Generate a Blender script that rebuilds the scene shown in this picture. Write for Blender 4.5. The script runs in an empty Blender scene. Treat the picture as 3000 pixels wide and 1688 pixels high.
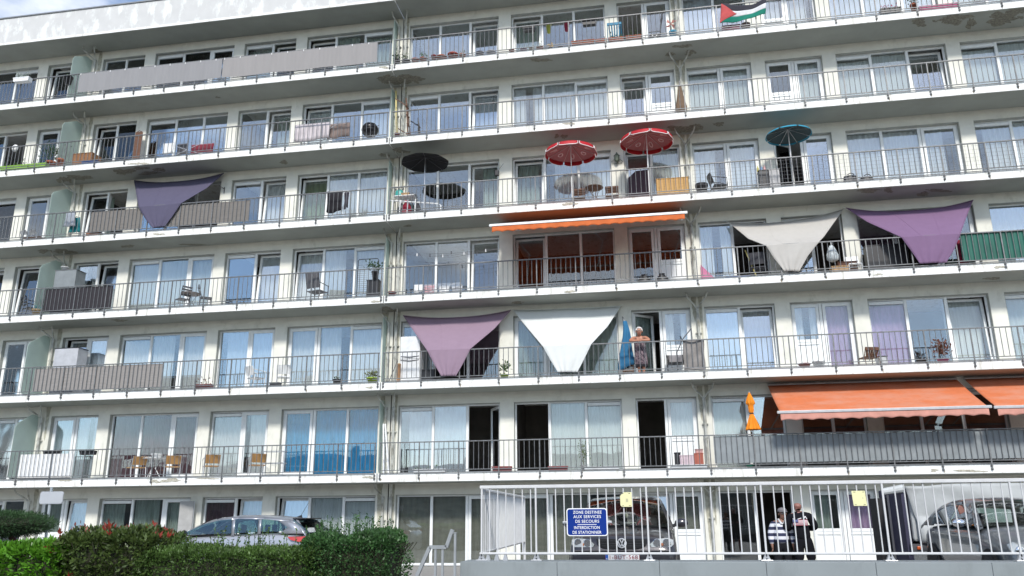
import bpy, bmesh, math, random
from mathutils import Vector, Matrix
random.seed(7)
C = bpy.context.scene.collection
S = bpy.context.scene
R = math.radians
# ---------------------------------------------------------------- camera
CAM = Vector((8.1305, -23.731, 1.0)); FPX = 2378.08
YAW, PIT, ROL = -0.16988, 0.27446, -0.00748
FW = Vector((math.sin(YAW)*math.cos(PIT), math.cos(YAW)*math.cos(PIT), math.sin(PIT)))
_r = Vector((math.cos(YAW), -math.sin(YAW), 0)); _u = _r.cross(FW)
RT = _r*math.cos(ROL) + _u*math.sin(ROL); UP = -_r*math.sin(ROL) + _u*math.cos(ROL)
cd = bpy.data.cameras.new('camera'); cam = bpy.data.objects.new('camera', cd); C.objects.link(cam)
cd.sensor_width = 36; cd.lens = FPX/3000*36; cd.clip_end = 2000; cd.clip_start = .1
m = Matrix((RT, UP, -FW)).transposed().to_4x4(); m.translation = CAM; cam.matrix_world = m
S.camera = cam
# ---------------------------------------------------------------- sky, sun, exposure
SUN_EL, SUN_AZ = R(38), R(10.5)         # azimuth measured from the facade normal, towards the left
sd = Vector((math.sin(SUN_AZ)*math.cos(SUN_EL), -math.cos(SUN_AZ)*math.cos(SUN_EL), math.sin(SUN_EL)))
w = bpy.data.worlds.new('World'); S.world = w; w.use_nodes = True
nt = w.node_tree; nt.nodes.clear(); N = nt.nodes.new; L = nt.links.new
out = N('ShaderNodeOutputWorld'); sky = N('ShaderNodeTexSky'); sky.sky_type = 'NISHITA'; sky.sun_disc = False; sky.dust_density = .4; sky.ozone_density = 2.5
sky.sun_elevation = SUN_EL; sky.sun_rotation = math.atan2(sd.x, sd.y)
b1 = N('ShaderNodeBackground'); b1.inputs[1].default_value = .13; L(sky.outputs[0], b1.inputs[0])
tc = N('ShaderNodeTexCoord'); mp = N('ShaderNodeMapping'); mp.inputs['Scale'].default_value = (1, 1, 2.2); mp.inputs['Location'].default_value = (.3, 0.1, .25)
L(tc.outputs['Generated'], mp.inputs[0])
nz = N('ShaderNodeTexNoise'); nz.inputs['Scale'].default_value = 3.1; nz.inputs['Detail'].default_value = 9; nz.inputs['Roughness'].default_value = .56; L(mp.outputs[0], nz.inputs[0])
rp = N('ShaderNodeValToRGB'); rp.color_ramp.elements[0].position = .44; rp.color_ramp.elements[1].position = .68; L(nz.outputs[0], rp.inputs[0])
n2 = N('ShaderNodeTexNoise'); n2.inputs['Scale'].default_value = 5; n2.inputs['Detail'].default_value = 7; L(mp.outputs[0], n2.inputs[0])
rp2 = N('ShaderNodeValToRGB'); rp2.color_ramp.elements[0].position = .35; rp2.color_ramp.elements[1].position = .65
rp2.color_ramp.elements[0].color = (.40, .45, .53, 1); rp2.color_ramp.elements[1].color = (1, 1, 1, 1); L(n2.outputs[0], rp2.inputs[0])
b2 = N('ShaderNodeBackground'); b2.inputs[1].default_value = 1.12; L(rp2.outputs[0], b2.inputs[0])
mx = N('ShaderNodeMixShader'); L(rp.outputs[0], mx.inputs[0]); L(b1.outputs[0], mx.inputs[1]); L(b2.outputs[0], mx.inputs[2]); L(mx.outputs[0], out.inputs[0])
sl = bpy.data.lights.new('sun', 'SUN'); sl.energy = 2.3; sl.angle = R(8); sl.color = (1, .95, .87)
so = bpy.data.objects.new('sun', sl); C.objects.link(so); so.rotation_euler = sd.to_track_quat('Z', 'Y').to_euler(); so.location = (0, -30, 40)
S.view_settings.view_transform = 'Standard'; S.view_settings.look = 'None'; S.view_settings.exposure = 0.68; S.view_settings.gamma = 1

# ---------------------------------------------------------------- measuring: a point of the place from where it is seen
TS = (3.4347, 3.4347, 3.4347, 3.3853)
def uv(r, c, x, y): return c*750 + x/TS[r], r*420 + y/TS[r]
def ray(u, v): return FW + (u-1500)/FPX*RT - (v-844)/FPX*UP
def aty(u, v, y):
    d = ray(u, v); return CAM + d*((y-CAM.y)/d.y)
def atz(u, v, z):
    d = ray(u, v); return CAM + d*((z-CAM.z)/d.z)
def X(r, c, x, y, dep): return aty(*uv(r, c, x, y), dep)
H = 2.75
def zs(k): return 2.0 + H*(k-1) + (.04 if k == 7 else 0)      # underside of slab k
def fz(k): return zs(k)+.255 if k else -.42                       # floor of storey k
D = 1.11                                                        # balcony depth: wall plane

# ---------------------------------------------------------------- materials
MT = {}
def mat(name, col, rough=.6, metal=0., var=.12, scale=6., bump=0., bscale=40., transl=0., spec=.5, coat=0., stretch=None, dirt=None, alpha=None):
    if name in MT: return MT[name]
    m = bpy.data.materials.new(name); m.use_nodes = True; nt = m.node_tree; p = nt.nodes['Principled BSDF']; N = nt.nodes.new; L = nt.links.new
    p.inputs['Roughness'].default_value = rough; p.inputs['Metallic'].default_value = metal; p.inputs['Specular IOR Level'].default_value = spec; p.inputs['Coat Weight'].default_value = coat
    tc = N('ShaderNodeTexCoord'); mp = N('ShaderNodeMapping'); L(tc.outputs['Object'], mp.inputs[0])
    if stretch: mp.inputs['Scale'].default_value = stretch
    nz = N('ShaderNodeTexNoise'); nz.inputs['Scale'].default_value = scale; nz.inputs['Detail'].default_value = 6; L(mp.outputs[0], nz.inputs[0])
    rp = N('ShaderNodeValToRGB'); rp.color_ramp.elements[0].position = .3; rp.color_ramp.elements[1].position = .7
    rp.color_ramp.elements[0].color = (*[c*(1-var) for c in col], 1); rp.color_ramp.elements[1].color = (*[min(1, c*(1+var)) for c in col], 1)
    L(nz.outputs[0], rp.inputs[0]); cout = rp.outputs[0]
    if dirt:                                                     # (colour, scale, lo, hi, stretch): patches of wear
        mp2 = N('ShaderNodeMapping'); mp2.inputs['Scale'].default_value = dirt[4]; L(tc.outputs['Object'], mp2.inputs[0])
        d = N('ShaderNodeTexNoise'); d.inputs['Scale'].default_value = dirt[1]; d.inputs['Detail'].default_value = 10; d.inputs['Roughness'].default_value = .65; L(mp2.outputs[0], d.inputs[0])
        mr = N('ShaderNodeMapRange'); mr.inputs[1].default_value = dirt[2]; mr.inputs[2].default_value = dirt[3]; L(d.outputs[0], mr.inputs[0])
        mc = N('ShaderNodeMix'); mc.data_type = 'RGBA'; L(mr.outputs[0], mc.inputs[0]); L(cout, mc.inputs[6]); mc.inputs[7].default_value = (*dirt[0], 1); cout = mc.outputs[2]
    L(cout, p.inputs['Base Color'])
    if bump:
        b = N('ShaderNodeTexNoise'); b.inputs['Scale'].default_value = bscale; b.inputs['Detail'].default_value = 5; L(mp.outputs[0], b.inputs[0])
        bp = N('ShaderNodeBump'); bp.inputs['Strength'].default_value = bump; bp.inputs['Distance'].default_value = .02; L(b.outputs[0], bp.inputs['Height']); L(bp.outputs[0], p.inputs['Normal'])
    if transl or alpha:
        o = nt.nodes['Material Output']; sh = p.outputs[0]
        if transl:
            t = N('ShaderNodeBsdfTranslucent'); L(cout, t.inputs[0]); x = N('ShaderNodeMixShader'); x.inputs[0].default_value = transl; L(sh, x.inputs[1]); L(t.outputs[0], x.inputs[2]); sh = x.outputs[0]
        if alpha:
            t = N('ShaderNodeBsdfTransparent'); x = N('ShaderNodeMixShader'); x.inputs[0].default_value = alpha; L(t.outputs[0], x.inputs[1]); L(sh, x.inputs[2]); sh = x.outputs[0]
        L(sh, o.inputs[0])
    MT[name] = m; return m
def glass(name, tint, refl, wav=.02, wsc=1.2):
    if name in MT: return MT[name]
    m = bpy.data.materials.new(name); m.use_nodes = True; nt = m.node_tree; nt.nodes.clear(); N = nt.nodes.new; L = nt.links.new
    o = N('ShaderNodeOutputMaterial'); t = N('ShaderNodeBsdfTransparent'); t.inputs[0].default_value = (*tint, 1)
    g = N('ShaderNodeBsdfGlossy'); g.inputs['Roughness'].default_value = .015; g.inputs[0].default_value = (.93, .97, 1, 1)
    f = N('ShaderNodeFresnel'); f.inputs[0].default_value = 1.5; a = N('ShaderNodeMath'); a.operation = 'MULTIPLY_ADD'; a.use_clamp = True
    L(f.outputs[0], a.inputs[0]); a.inputs[1].default_value = 1.6; a.inputs[2].default_value = refl
    tc = N('ShaderNodeTexCoord'); nz = N('ShaderNodeTexNoise'); nz.inputs['Scale'].default_value = wsc; nz.inputs['Detail'].default_value = 1; L(tc.outputs['Object'], nz.inputs[0])
    bp = N('ShaderNodeBump'); bp.inputs['Strength'].default_value = wav; bp.inputs['Distance'].default_value = .1; L(nz.outputs[0], bp.inputs['Height']); L(bp.outputs[0], g.inputs['Normal'])
    x = N('ShaderNodeMixShader'); L(a.outputs[0], x.inputs[0]); L(t.outputs[0], x.inputs[1]); L(g.outputs[0], x.inputs[2]); L(x.outputs[0], o.inputs[0])
    MT[name] = m; return m
def wood(name, a, b, sc=6, st=(1, 1, 12)):
    return mat(name, a, .6, dirt=(b, sc, .35, .65, st), bump=.15)

# ---------------------------------------------------------------- mesh builder
class MB:
    def __init__(s): s.b = bmesh.new()
    def box(s, x0, x1, y0, y1, z0, z1, bev=0):
        r = bmesh.ops.create_cube(s.b, size=1); v = r['verts']
        for p in v: p.co = Vector(((x0+x1)/2+p.co.x*(x1-x0), (y0+y1)/2+p.co.y*(y1-y0), (z0+z1)/2+p.co.z*(z1-z0)))
        if bev:
            e = list({e for p in v for e in p.link_edges}); bmesh.ops.bevel(s.b, geom=e, offset=bev, segments=2, affect='EDGES', profile=.5)
        return s
    def poly(s, pts, d):                                         # outline (world points) swept by d into a solid
        d = Vector(d); a = [s.b.verts.new(p) for p in pts]; c = [s.b.verts.new(Vector(p)+d) for p in pts]; n = len(a)
        s.b.faces.new(a); s.b.faces.new(c[::-1])
        for i in range(n): s.b.faces.new((a[i], c[i], c[(i+1) % n], a[(i+1) % n]))
        return s
    def tube(s, pts, r, n=8, cap=True, flat=1.):
        pts = [Vector(p) for p in pts]; rs = r if isinstance(r, (list, tuple)) else [r]*len(pts); rings = []
        for i, p in enumerate(pts):
            t = (pts[min(i+1, len(pts)-1)]-pts[max(i-1, 0)]).normalized()
            a = Vector((0, 0, 1)) if abs(t.z) < .9 else Vector((0, 1, 0)); u = t.cross(a).normalized(); w = u.cross(t)
            rings.append([s.b.verts.new(p+(u*math.cos(2*math.pi*(k+.5)/n)+w*math.sin(2*math.pi*(k+.5)/n)*flat)*rs[i]) for k in range(n)])
        for a, c in zip(rings, rings[1:]):
            for k in range(n): s.b.faces.new((a[k], a[(k+1) % n], c[(k+1) % n], c[k]))
        if cap: s.b.faces.new(rings[0][::-1]); s.b.faces.new(rings[-1])
        return s
    def bar(s, a, b, w): return s.tube([a, b], w*.7071, 4)
    def lathe(s, c, prof, n=20, sx=1, sy=1, ripple=None):
        rings = []
        for j, (r, z) in enumerate(prof):
            ring = []
            for k in range(n):
                t = 2*math.pi*k/n; q = r*(1+(ripple[0]*math.sin(ripple[1]*t) if ripple else 0)); ring.append(s.b.verts.new((c[0]+q*sx*math.cos(t), c[1]+q*sy*math.sin(t), c[2]+z)))
            rings.append(ring)
        for a, d in zip(rings, rings[1:]):
            for k in range(n): s.b.faces.new((a[k], a[(k+1) % n], d[(k+1) % n], d[k]))
        s.b.faces.new(rings[0][::-1]); s.b.faces.new(rings[-1]); return s
    def grid(s, f, nu, nv, th=0):
        g = [[s.b.verts.new(f(i/nu, j/nv)) for j in range(nv+1)] for i in range(nu+1)]
        for i in range(nu):
            for j in range(nv): s.b.faces.new((g[i][j], g[i+1][j], g[i+1][j+1], g[i][j+1]))
        return s
    def quad(s, *p): s.b.faces.new([s.b.verts.new(q) for q in p]); return s
    def ball(s, c, r, sx=1, sy=1, sz=1, n=12):
        q = bmesh.ops.create_uvsphere(s.b, u_segments=n, v_segments=max(6, n*2//3), radius=r)
        for v in q['verts']: v.co = Vector((c[0]+v.co.x*sx, c[1]+v.co.y*sy, c[2]+v.co.z*sz))
        return s
    def leaves(s, n, f, size, up=.3, asp=.45):
        for _ in range(n):
            p, nrm = f(); sz = size*random.uniform(.6, 1.3)
            d = (Vector(nrm)+Vector((random.gauss(0, .6), random.gauss(0, .6), random.gauss(up, .6)))).normalized()
            a = d.cross(Vector((random.gauss(0, 1), random.gauss(0, 1), random.gauss(0, 1)))).normalized()
            p = Vector(p); t = p+d*sz; mid = p+d*sz*.5
            s.b.faces.new([s.b.verts.new(q) for q in (p, mid+a*sz*asp*.5, t, mid-a*sz*asp*.5)])
        return s
    def build(s, name, mt, parent=None, smooth=False, solid=0, sub=0):
        o = ORG.get(parent, Vector((0, 0, 0)))
        bmesh.ops.recalc_face_normals(s.b, faces=s.b.faces)
        me = bpy.data.meshes.new(name); bmesh.ops.translate(s.b, verts=s.b.verts, vec=-o); s.b.to_mesh(me); s.b.free()
        ob = bpy.data.objects.new(name, me); C.objects.link(ob)
        for q in (mt if isinstance(mt, (list, tuple)) else [mt]): me.materials.append(q)
        if smooth:
            for p in me.polygons: p.use_smooth = True
        if solid: k = ob.modifiers.new('thick', 'SOLIDIFY'); k.thickness = solid; k.offset = 0
        if sub: k = ob.modifiers.new('sub', 'SUBSURF'); k.levels = k.render_levels = sub
        if parent: ob.parent = parent; ORG[ob] = o
        return ob
ORG = {}
def tag(o, label=None, cat=None, group=None, kind=None):
    for k, v in (('label', label), ('category', cat), ('group', group), ('kind', kind)):
        if v: o[k] = v
    return o
def thing(name, label, cat, loc, group=None):
    o = bpy.data.objects.new(name, None); C.objects.link(o); o.location = loc; o.empty_display_size = .2; ORG[o] = Vector(loc)
    return tag(o, label, cat, group)
def kids(o): return [c for c in C.objects if c.parent == o]
def dup(o, loc, label, rz=0., group=None, sc=None):
    def cp(a, par):
        c = a.copy(); C.objects.link(c); c.parent = par
        for ch in KID.get(a) or KID.setdefault(a, kids(a)): cp(ch, c)
        return c
    KID.clear(); c = cp(o, None); c.location = loc; c.rotation_euler = (0, 0, rz); c['label'] = label
    if sc: c.scale = sc
    if group: c['group'] = group
    return c
KID = {}
# ================================================================ ground
M_asph = mat('asphalt', (.06, .06, .062), .9, var=.3, scale=30, bump=.3, bscale=200)
g = MB(); g.quad((-400, -500, -.62), (400, -500, -.62), (400, 400, -.62), (-400, 400, -.62)); tag(g.build('street_ground', M_asph), kind='structure')
M_pav = mat('paving', (.3, .29, .27), .9, var=.2, scale=14, bump=.2)
g = MB(); g.box(-40, 5.45, -10.6, D+.1, -.615, -.42); g.poly([(5.45, -12.2, -.615), (5.45, -12.2, -.15), (5.45, -8, -.15), (5.45, -5.5, -.42), (5.45, D+.1, -.42), (5.45, D+.1, -.615)], (34, 0, 0)); tag(g.build('car_park', M_pav), kind='structure')
# ================================================================ apartment building
M_wall = mat('wall_render', (.69, .685, .62), .85, var=.06, scale=3, bump=.12, bscale=120, dirt=((.45, .45, .39), 2.2, .56, .82, (1, 1, .5)))
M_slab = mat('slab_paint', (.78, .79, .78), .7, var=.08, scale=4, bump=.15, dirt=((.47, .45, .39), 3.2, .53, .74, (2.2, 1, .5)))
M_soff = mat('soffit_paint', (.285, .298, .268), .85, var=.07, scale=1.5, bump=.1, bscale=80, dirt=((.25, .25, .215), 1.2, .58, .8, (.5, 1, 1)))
M_fasc = mat('fascia_concrete', (.545, .55, .55), .85, var=.05, scale=2, bump=.1, dirt=((.68, .70, .69), 1.9, .5, .60, (1.5, 1, .7)))
M_frame = mat('window_frame', (.74, .76, .76), .45, var=.05, scale=8)
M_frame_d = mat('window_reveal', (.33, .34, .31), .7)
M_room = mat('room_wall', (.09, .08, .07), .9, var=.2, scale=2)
M_rail = mat('galvanised', (.15, .155, .16), .5, .3, var=.25, scale=12)
M_patch = mat('bare_concrete', (.19, .18, .145), .95, var=.4, scale=18, bump=.6, bscale=60)
M_pipe = mat('pipe_paint', (.43, .44, .41), .55, var=.15, scale=8, dirt=((.16, .155, .125), 4, .48, .66, (1, 1, .6)))
M_frost = mat('frosted_glass', (.62, .70, .66), .35, var=.06, scale=2, transl=.65)
M_drip = mat('rust_drip', (.30, .26, .20), .9, var=.35, scale=25)
M_joint = mat('joint_dark', (.05, .045, .04), .9)
G1 = glass('window_glass', (.965, .985, .985), .06)
G3 = glass('clear_glass', (.97, .985, .985), .015, .02, 1.4)
G2 = glass('blue_glass', (.92, .955, .975), .15, .03, .9)
CUR = {'w': mat('white_lace', (.84, .85, .86), .9, var=.10, scale=9, stretch=(3, 1, .25), transl=.3),
       'g': mat('green_grey_curtain', (.30, .36, .31), .9, var=.25, scale=7, stretch=(3, 1, .3), transl=.2),
       'p': mat('lilac_curtain', (.55, .38, .58), .9, var=.15, scale=7, stretch=(3, 1, .3), transl=.25),
       'b': mat('blue_curtain', (.03, .30, .58), .9, var=.25, scale=7, stretch=(3, 1, .3), transl=.25),
       'v': mat('grey_blind', (.52, .55, .54), .8, var=.08, scale=4, stretch=(4, 1, .1)),
       'r': mat('maroon_curtain', (.085, .035, .045), .9, var=.3, scale=5, stretch=(3, 1, .3)),
       'd': mat('olive_pane_reflection', (.20, .20, .165), .8, var=.12, scale=3, stretch=(1, 1, 3)),  # no real blind: olive reflection of bare panes put into a colour
       'o': mat('olive_curtain', (.20, .26, .13), .9, var=.25, scale=6, stretch=(3, 1, .3), transl=.2)}
OPEN = {'L6': (-18.25, -14.98, (-17.15, -16.05)), 'L5': (-14.55, -12.72, (-13.62,)), 'L4': (-12.16, -10.37, (-11.25,)), 'L3': (-9.94, -6.68, (-8.82, -7.70)),
        'L2': (-6.27, -4.20, (-5.18,)), 'L1': (-3.77, -.47, (-2.68, -1.55)), 'R1': (.18, 3.46, (1.29, 2.40)), 'R2': (3.90, 7.22, (4.99, 6.12)), 'R3': (7.63, 9.44, (8.52,)),
        'R4': (9.85, 11.94, (10.89,)), 'R5': (12.38, 14.18, (13.27,)), 'R6': (14.60, 17.94, (15.68, 16.80)), 'R7': (18.36, 21.7, (19.45, 20.6))}
WIN = {6: dict(L6='Fn Fn Fn', L5='Tn Fn', L4='Fn Fn', L3='Fg Fg Sg', L2='Fg Tg', L1='Tg Fg Fg', R1='Fn Fn Tn', R2='Tg Fn Fn', R3='On Sn', R4='Fw Fn', R5='Hw Fw', R6='Fw Fw Sw', R7='Fw Fw Fw'),
       5: dict(L6='Fw Fw Or', L5='Sw Fw', L4='Tg Fg', L3='Fn Fn Fn', L2='Fn Tg', L1='Tv Fn Fw', R1='Fn Fn Tw', R2='Fw Fw Fw', R3='Tn Hn', R4='Fv Sv', R5='Xn Sv', R6='Fv Fv Tn', R7='Fv Fv Fv'),
       4: dict(L6='Fw Fw Fr', L5='Sw Fw', L4='Tg On', L3='Fn Fn On', L2='Fn Tw', L1='To Fw Fw', R1='Fn Fn Tg', R2='Tg Fw Fw', R3='Tn Fv', R4='Fw Sw', R5='Un Sn', R6='Fw Fw Sw', R7='Fw Fw Fw'),
       3: dict(L6='Fn Fw Tn', L5='Tn Fn', L4='Fw Tv', L3='Fv Fv Sv', L2='Fn Tw', L1='Tw Fw Fw', R1='Fn Fn Tn', R2='Tn Fn Fn', R3='Sn Xn', R4='Fw On', R5='Fn On', R6='Fn On Sn', R7='Fw Fw Fw'),
       2: dict(L6='Fw Fw Fw', L5='Sv Fv', L4='Tn Sw', L3='Fw Fw Sw', L2='Fw Sw', L1='Sw Fw Fw', R1='Fw On Fn', R2='Sg Fg Fg', R3='Ug Hw', R4='Fw Tw', R5='Hw Sp', R6='Fp Fn Tv', R7='Fv Fv Fv'),
       1: dict(L6='Fw Fw Fw', L5='Fw Fn', L4='Sw Fw', L3='Fr Fr Sr', L2='Fw Sw', L1='Sb Fb Fb', R1='Fw Fw Uo', R2='On Fv Fv', R3='On Hw', R4='Fv Fn', R5='Fn Fn', R6='Fn Fn Fn', R7='Fn Fn Fn'),
       0: dict(L6='Fn Fn Fn', L5='Fn Fn', L4='Hg Yw', L3='Fg Fg Sg', L2='Fr Tw', L1='Tw Fv Fv', R1='Fd Fd Sd', R2='Sd Fd Fn', R3='Tw Hd', R4='Fn On', R5='Hg Hp', R6='Fn Fn Fn', R7='Fn Fn Fn')}  # L1's grey and all olive blinds are added in place of pane reflections
XL, XR, JT = -20.5, 26.0, -.06        # ends of the building, expansion joint
HEAD = 2.42                            # head of the openings above floor
def make_building(side, label, x0, x1, keys, loc):
    B = thing('apartment_block', label, 'building', loc, 'two blocks of the apartment building')
    # walls: piers and lintels, storey by storey, in one mesh
    w = MB(); rooms = MB()
    for k in range(7):
        z0, z1 = fz(k), zs(k+1); ops = [OPEN[q][:2] for q in keys]; e = x0
        hd = zs(k+1)-.33
        for a, b in ops:
            w.box(e, a, D, D+.28, z0, hd); e = b
        w.box(e, x1, D, D+.28, z0, hd); w.box(x0, x1, D, D+.28, hd, z1)
        if k == 0: w.box(x0, x1, D-.004, D+.2, -.62, z0)
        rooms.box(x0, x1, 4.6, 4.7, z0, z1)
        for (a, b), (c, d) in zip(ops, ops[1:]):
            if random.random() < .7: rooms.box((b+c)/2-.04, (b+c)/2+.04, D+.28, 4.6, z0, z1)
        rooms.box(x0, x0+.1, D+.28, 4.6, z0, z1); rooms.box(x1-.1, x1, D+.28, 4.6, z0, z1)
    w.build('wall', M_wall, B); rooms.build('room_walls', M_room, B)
    for k in range(1, 7):
        s = MB(); s.box(x0, x1, 0, D, zs(k)+.012, zs(k)+.255); s.box(x0, x1, D+.28, 4.7, zs(k), zs(k)+.25); sl = s.build('balcony_slab', M_slab, B)
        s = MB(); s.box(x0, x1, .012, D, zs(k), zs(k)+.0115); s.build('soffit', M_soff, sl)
    r = MB(); r.box(x0, x1, 0, 5, zs(7)+.012, zs(7)+.10); rf = r.build('roof', M_slab, B)
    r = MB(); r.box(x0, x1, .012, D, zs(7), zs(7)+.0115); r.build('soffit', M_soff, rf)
    r = MB(); r.box(x0, x1, .03, .3, zs(7)+.10, 19.74); r.build('fascia', M_fasc, rf)
    r = MB(); r.box(x0, x1, -.01, .34, 19.74, 19.785); r.build('roof_edge', mat('zinc_edge', (.25, .26, .27), .5, .5), rf)
    # windows
    for k in range(7):
        for q in keys: window(B, k, q)
    return B
def window(B, k, q):
    a, b, div = OPEN[q]; codes = WIN[k][q].split(); z0 = fz(k)+.02; z1 = zs(k+1)-.33; y = D+.14
    xs = [a, *div, b]; f = MB(); fw = .055
    f.box(a, b, y, y+.07, z1-.06, z1); f.box(a, b, y, y+.07, z0, z0+.07)
    for i, x in enumerate(xs):
        h = .075 if 0 < i < len(xs)-1 else .06
        xa, xb = (x, x+h) if i == 0 else (x-h, x) if i == len(xs)-1 else (x-h*.55, x+h*.55)
        f.box(xa, xb, y+.002, y+.068, z0+.07, z1-.06)
    W = f.build('window', M_frame, B)
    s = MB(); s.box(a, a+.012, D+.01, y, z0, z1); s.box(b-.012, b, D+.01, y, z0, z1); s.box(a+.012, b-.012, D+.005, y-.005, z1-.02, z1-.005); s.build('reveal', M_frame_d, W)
    for i, cd in enumerate(codes):
        ty, cu = cd; xa, xb = xs[i]+.055, xs[i+1]-.055; za, zb = z0+.07, z1-.06
        gm = G3 if cu in 'pbrgovd' or (k == 3 and q in ('R2', 'R3')) or (k == 1 and q in ('R5', 'R6', 'R7')) or (k == 0 and q == 'R1') else G2 if (k*7+len(q)*3+i*5+ord(q[1])) % 5 in (0, 2) else G1
        if ty == 'F':
            if i != 1 and len(codes) > 1 and (k+i+ord(q[1])) % 3 != 1:      # roller shutter box above the pane
                t = MB(); t.box(xa, xb, y-.02, y+.05, zb-.11, zb-.02); t.build('shutter_box', M_frame, W); zb -= .12
            g = MB(); g.box(xa, xb, y+.03, y+.038, za, zb); g.build('pane', gm, W)
        elif ty in 'SHX':
            g = MB(); s = .085; lo = za+.02
            if ty in 'HX': lo = za+.88
            g.box(xa, xa+s, y-.015, y+.05, za, zb); g.box(xb-s, xb, y-.015, y+.05, za, zb); g.box(xa+s, xb-s, y-.015, y+.05, zb-s, zb); g.box(xa+s, xb-s, y-.015, y+.05, lo-.02, lo-.02+s)
            if ty in 'HX':
                g.box(xa+s, xb-s, y+.0, y+.04, za+.05, lo-.02); g.box(xa+s, xb-s, y-.012, y+.05, za, za+.05); g.box(xa+s, xb-s, y-.03, y, lo-.10, lo-.075)
            sh = g.build('sash', M_frame, W)
            g = MB(); g.box(xa+s, xb-s, y+.01, y+.018, lo-.02+s, zb-s); g.build('pane', gm, W); za = lo+.06
        elif ty in 'TY':
            g = MB(); s = .075; lo = za if ty == 'T' else za+.9; tl = .085; yy = y+.07
            def tz(x0, x1, y0, y1, za_, zb_, mb):
                n = len(mb.b.verts); mb.box(x0, x1, y0, y1, za_, zb_); mb.b.verts.ensure_lookup_table()
                for v in mb.b.verts[n:]: v.co.y += (v.co.z-lo)*tl
            tz(xa, xa+s, yy, yy+.06, lo, zb, g); tz(xb-s, xb, yy, yy+.06, lo, zb, g); tz(xa+s, xb-s, yy, yy+.06, zb-s, zb, g); tz(xa+s, xb-s, yy, yy+.06, lo, lo+s, g)
            if ty == 'Y': g.box(xa, xb, y, y+.05, za, lo-.01)
            g.build('sash', M_frame, W); g = MB(); tz(xa+s, xb-s, yy+.02, yy+.028, lo+s, zb-s, g); g.build('pane', gm, W)
        elif ty == 'U':                                          # casement swung inward
            g = MB(); s = .075; left = q != 'R1'; hx = xa if left else xb; ang = R(38 if left else 62); wd = xb-xa
            def rot(x0, x1, za_, zb_, mb, t0=0, t1=.05):
                n = len(mb.b.verts); mb.box(x0, x1, t0, t1, za_, zb_); mb.b.verts.ensure_lookup_table()
                for v in mb.b.verts[n:]:
                    p, t = v.co.x, v.co.y; sg = 1 if left else -1
                    v.co.x = hx+sg*(p*math.cos(ang)-t*math.sin(ang)); v.co.y = y+.08+p*math.sin(ang)+t*math.cos(ang)
            rot(0, s, za, zb, g); rot(wd-s, wd, za, zb, g); rot(s, wd-s, zb-s, zb, g); rot(s, wd-s, za, za+s, g); g.build('sash', M_frame, W)
            g = MB(); rot(s, wd-s, za+s, zb-s, g, .02, .028); g.build('pane', gm, W)
            if cu in 'og':
                g = MB(); rot(s, wd-s, za+s, zb-s, g, .08, .09); g.build('curtain', CUR[cu], W)
            continue
        if cu != 'n' and ty != 'O':
            c = MB(); x0, x1 = xs[i]+.02, xs[i+1]-.02; am = .012 if cu in 'vd' else .03; ph = random.random()*6; yc = y+.16+(.26 if ty in 'TY' else 0)
            fr = 26 if cu == 'v' else 15
            rd = random.random(); spans = [(x0, x1)]
            if cu == 'w' and rd < .22: spans = [(x0, x0+(x1-x0)*.42), (x0+(x1-x0)*.66, x1)]
            elif cu in 'wgo' and rd < .40: spans = [(x0, x0+(x1-x0)*random.uniform(.6, .8))] if rd < .31 else [(x0+(x1-x0)*random.uniform(.2, .4), x1)]
            for p0, p1 in spans:
                q0 = zb+.0; am2 = am*random.uniform(.8, 1.5); f2 = fr*random.uniform(.8, 1.3)
                c.grid(lambda u, v: (p0+(p1-p0)*u, yc+am2*math.sin(u*(p1-p0)*f2*2.2+ph+.9*math.sin(5*u+ph))*(1-.3*v)+.012*math.sin(5*u+9*v+ph), za-.03+(q0-za+.03)*v), 44, 3)
            c.build('curtain', CUR[cu], W, smooth=True)
        elif ty == 'O' and cu == 'r':
            c = MB(); c.box(xs[i]+.1, xs[i+1]-.1, y+.9, y+.94, za, zb-.1); c.build('curtain', CUR['r'], W)
LK = ['L6', 'L5', 'L4', 'L3', 'L2', 'L1']; RK = ['R1', 'R2', 'R3', 'R4', 'R5', 'R6', 'R7']
BL = make_building('l', 'white apartment block left of the vertical expansion joint, its roof fascia against the sky', XL, JT-.02, LK, (-10, 2, -.6))
BR = make_building('r', 'white apartment block right of the vertical expansion joint, carrying the orange awnings', JT+.02, XR, RK, (12, 2, -.6))
j = MB(); j.box(JT-.019, JT+.019, D+.03, D+.3, -.6, 18.5); j.build('expansion_joint', M_joint, BR)
# railings
def railing(B, k, posts, label=None):
    z = fz(k); x0, x1 = posts[0], posts[-1]; y = -.035
    r = MB(); r.box(x0-.03, x1+.03, y-.022, y+.022, z+.885, z+.915); rl = r.build('balcony_railing', M_rail, B)
    r = MB(); r.box(x0, x1, y-.012, y+.012, z+.075, z+.098); r.box(x0, x1, y-.014, y+.014, z+.004, z+.024); r.build('lower_rail', M_rail, rl)
    bl = MB()
    for a, b in zip(posts, posts[1:]):
        for i in range(1, 8): x = a+(b-a)*i/8; bl.tube([(x, y, z+.09), (x, y, z+.89)], .0105, 5, cap=False)
    bl.build('balusters', M_rail, rl)
    for x in posts:
        p = MB(); p.box(x-.016, x+.016, y-.016, y+.016, z+.024, z+.885); p.box(x-.014, x+.014, y-.013, y+.011, z-.17, z+.004); p.box(x-.03, x+.03, y+.006, y+.034, z-.16, z-.12); p.box(x-.03, x+.03, y+.006, y+.034, z-.07, z-.04)
        p.tube([(x, y-.03, z-.14), (x, y+.01, z-.14)], .016, 6); p.tube([(x, y-.03, z-.055), (x, y+.01, z-.055)], .016, 6); p.build('post', M_rail, rl)
    return rl
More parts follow.
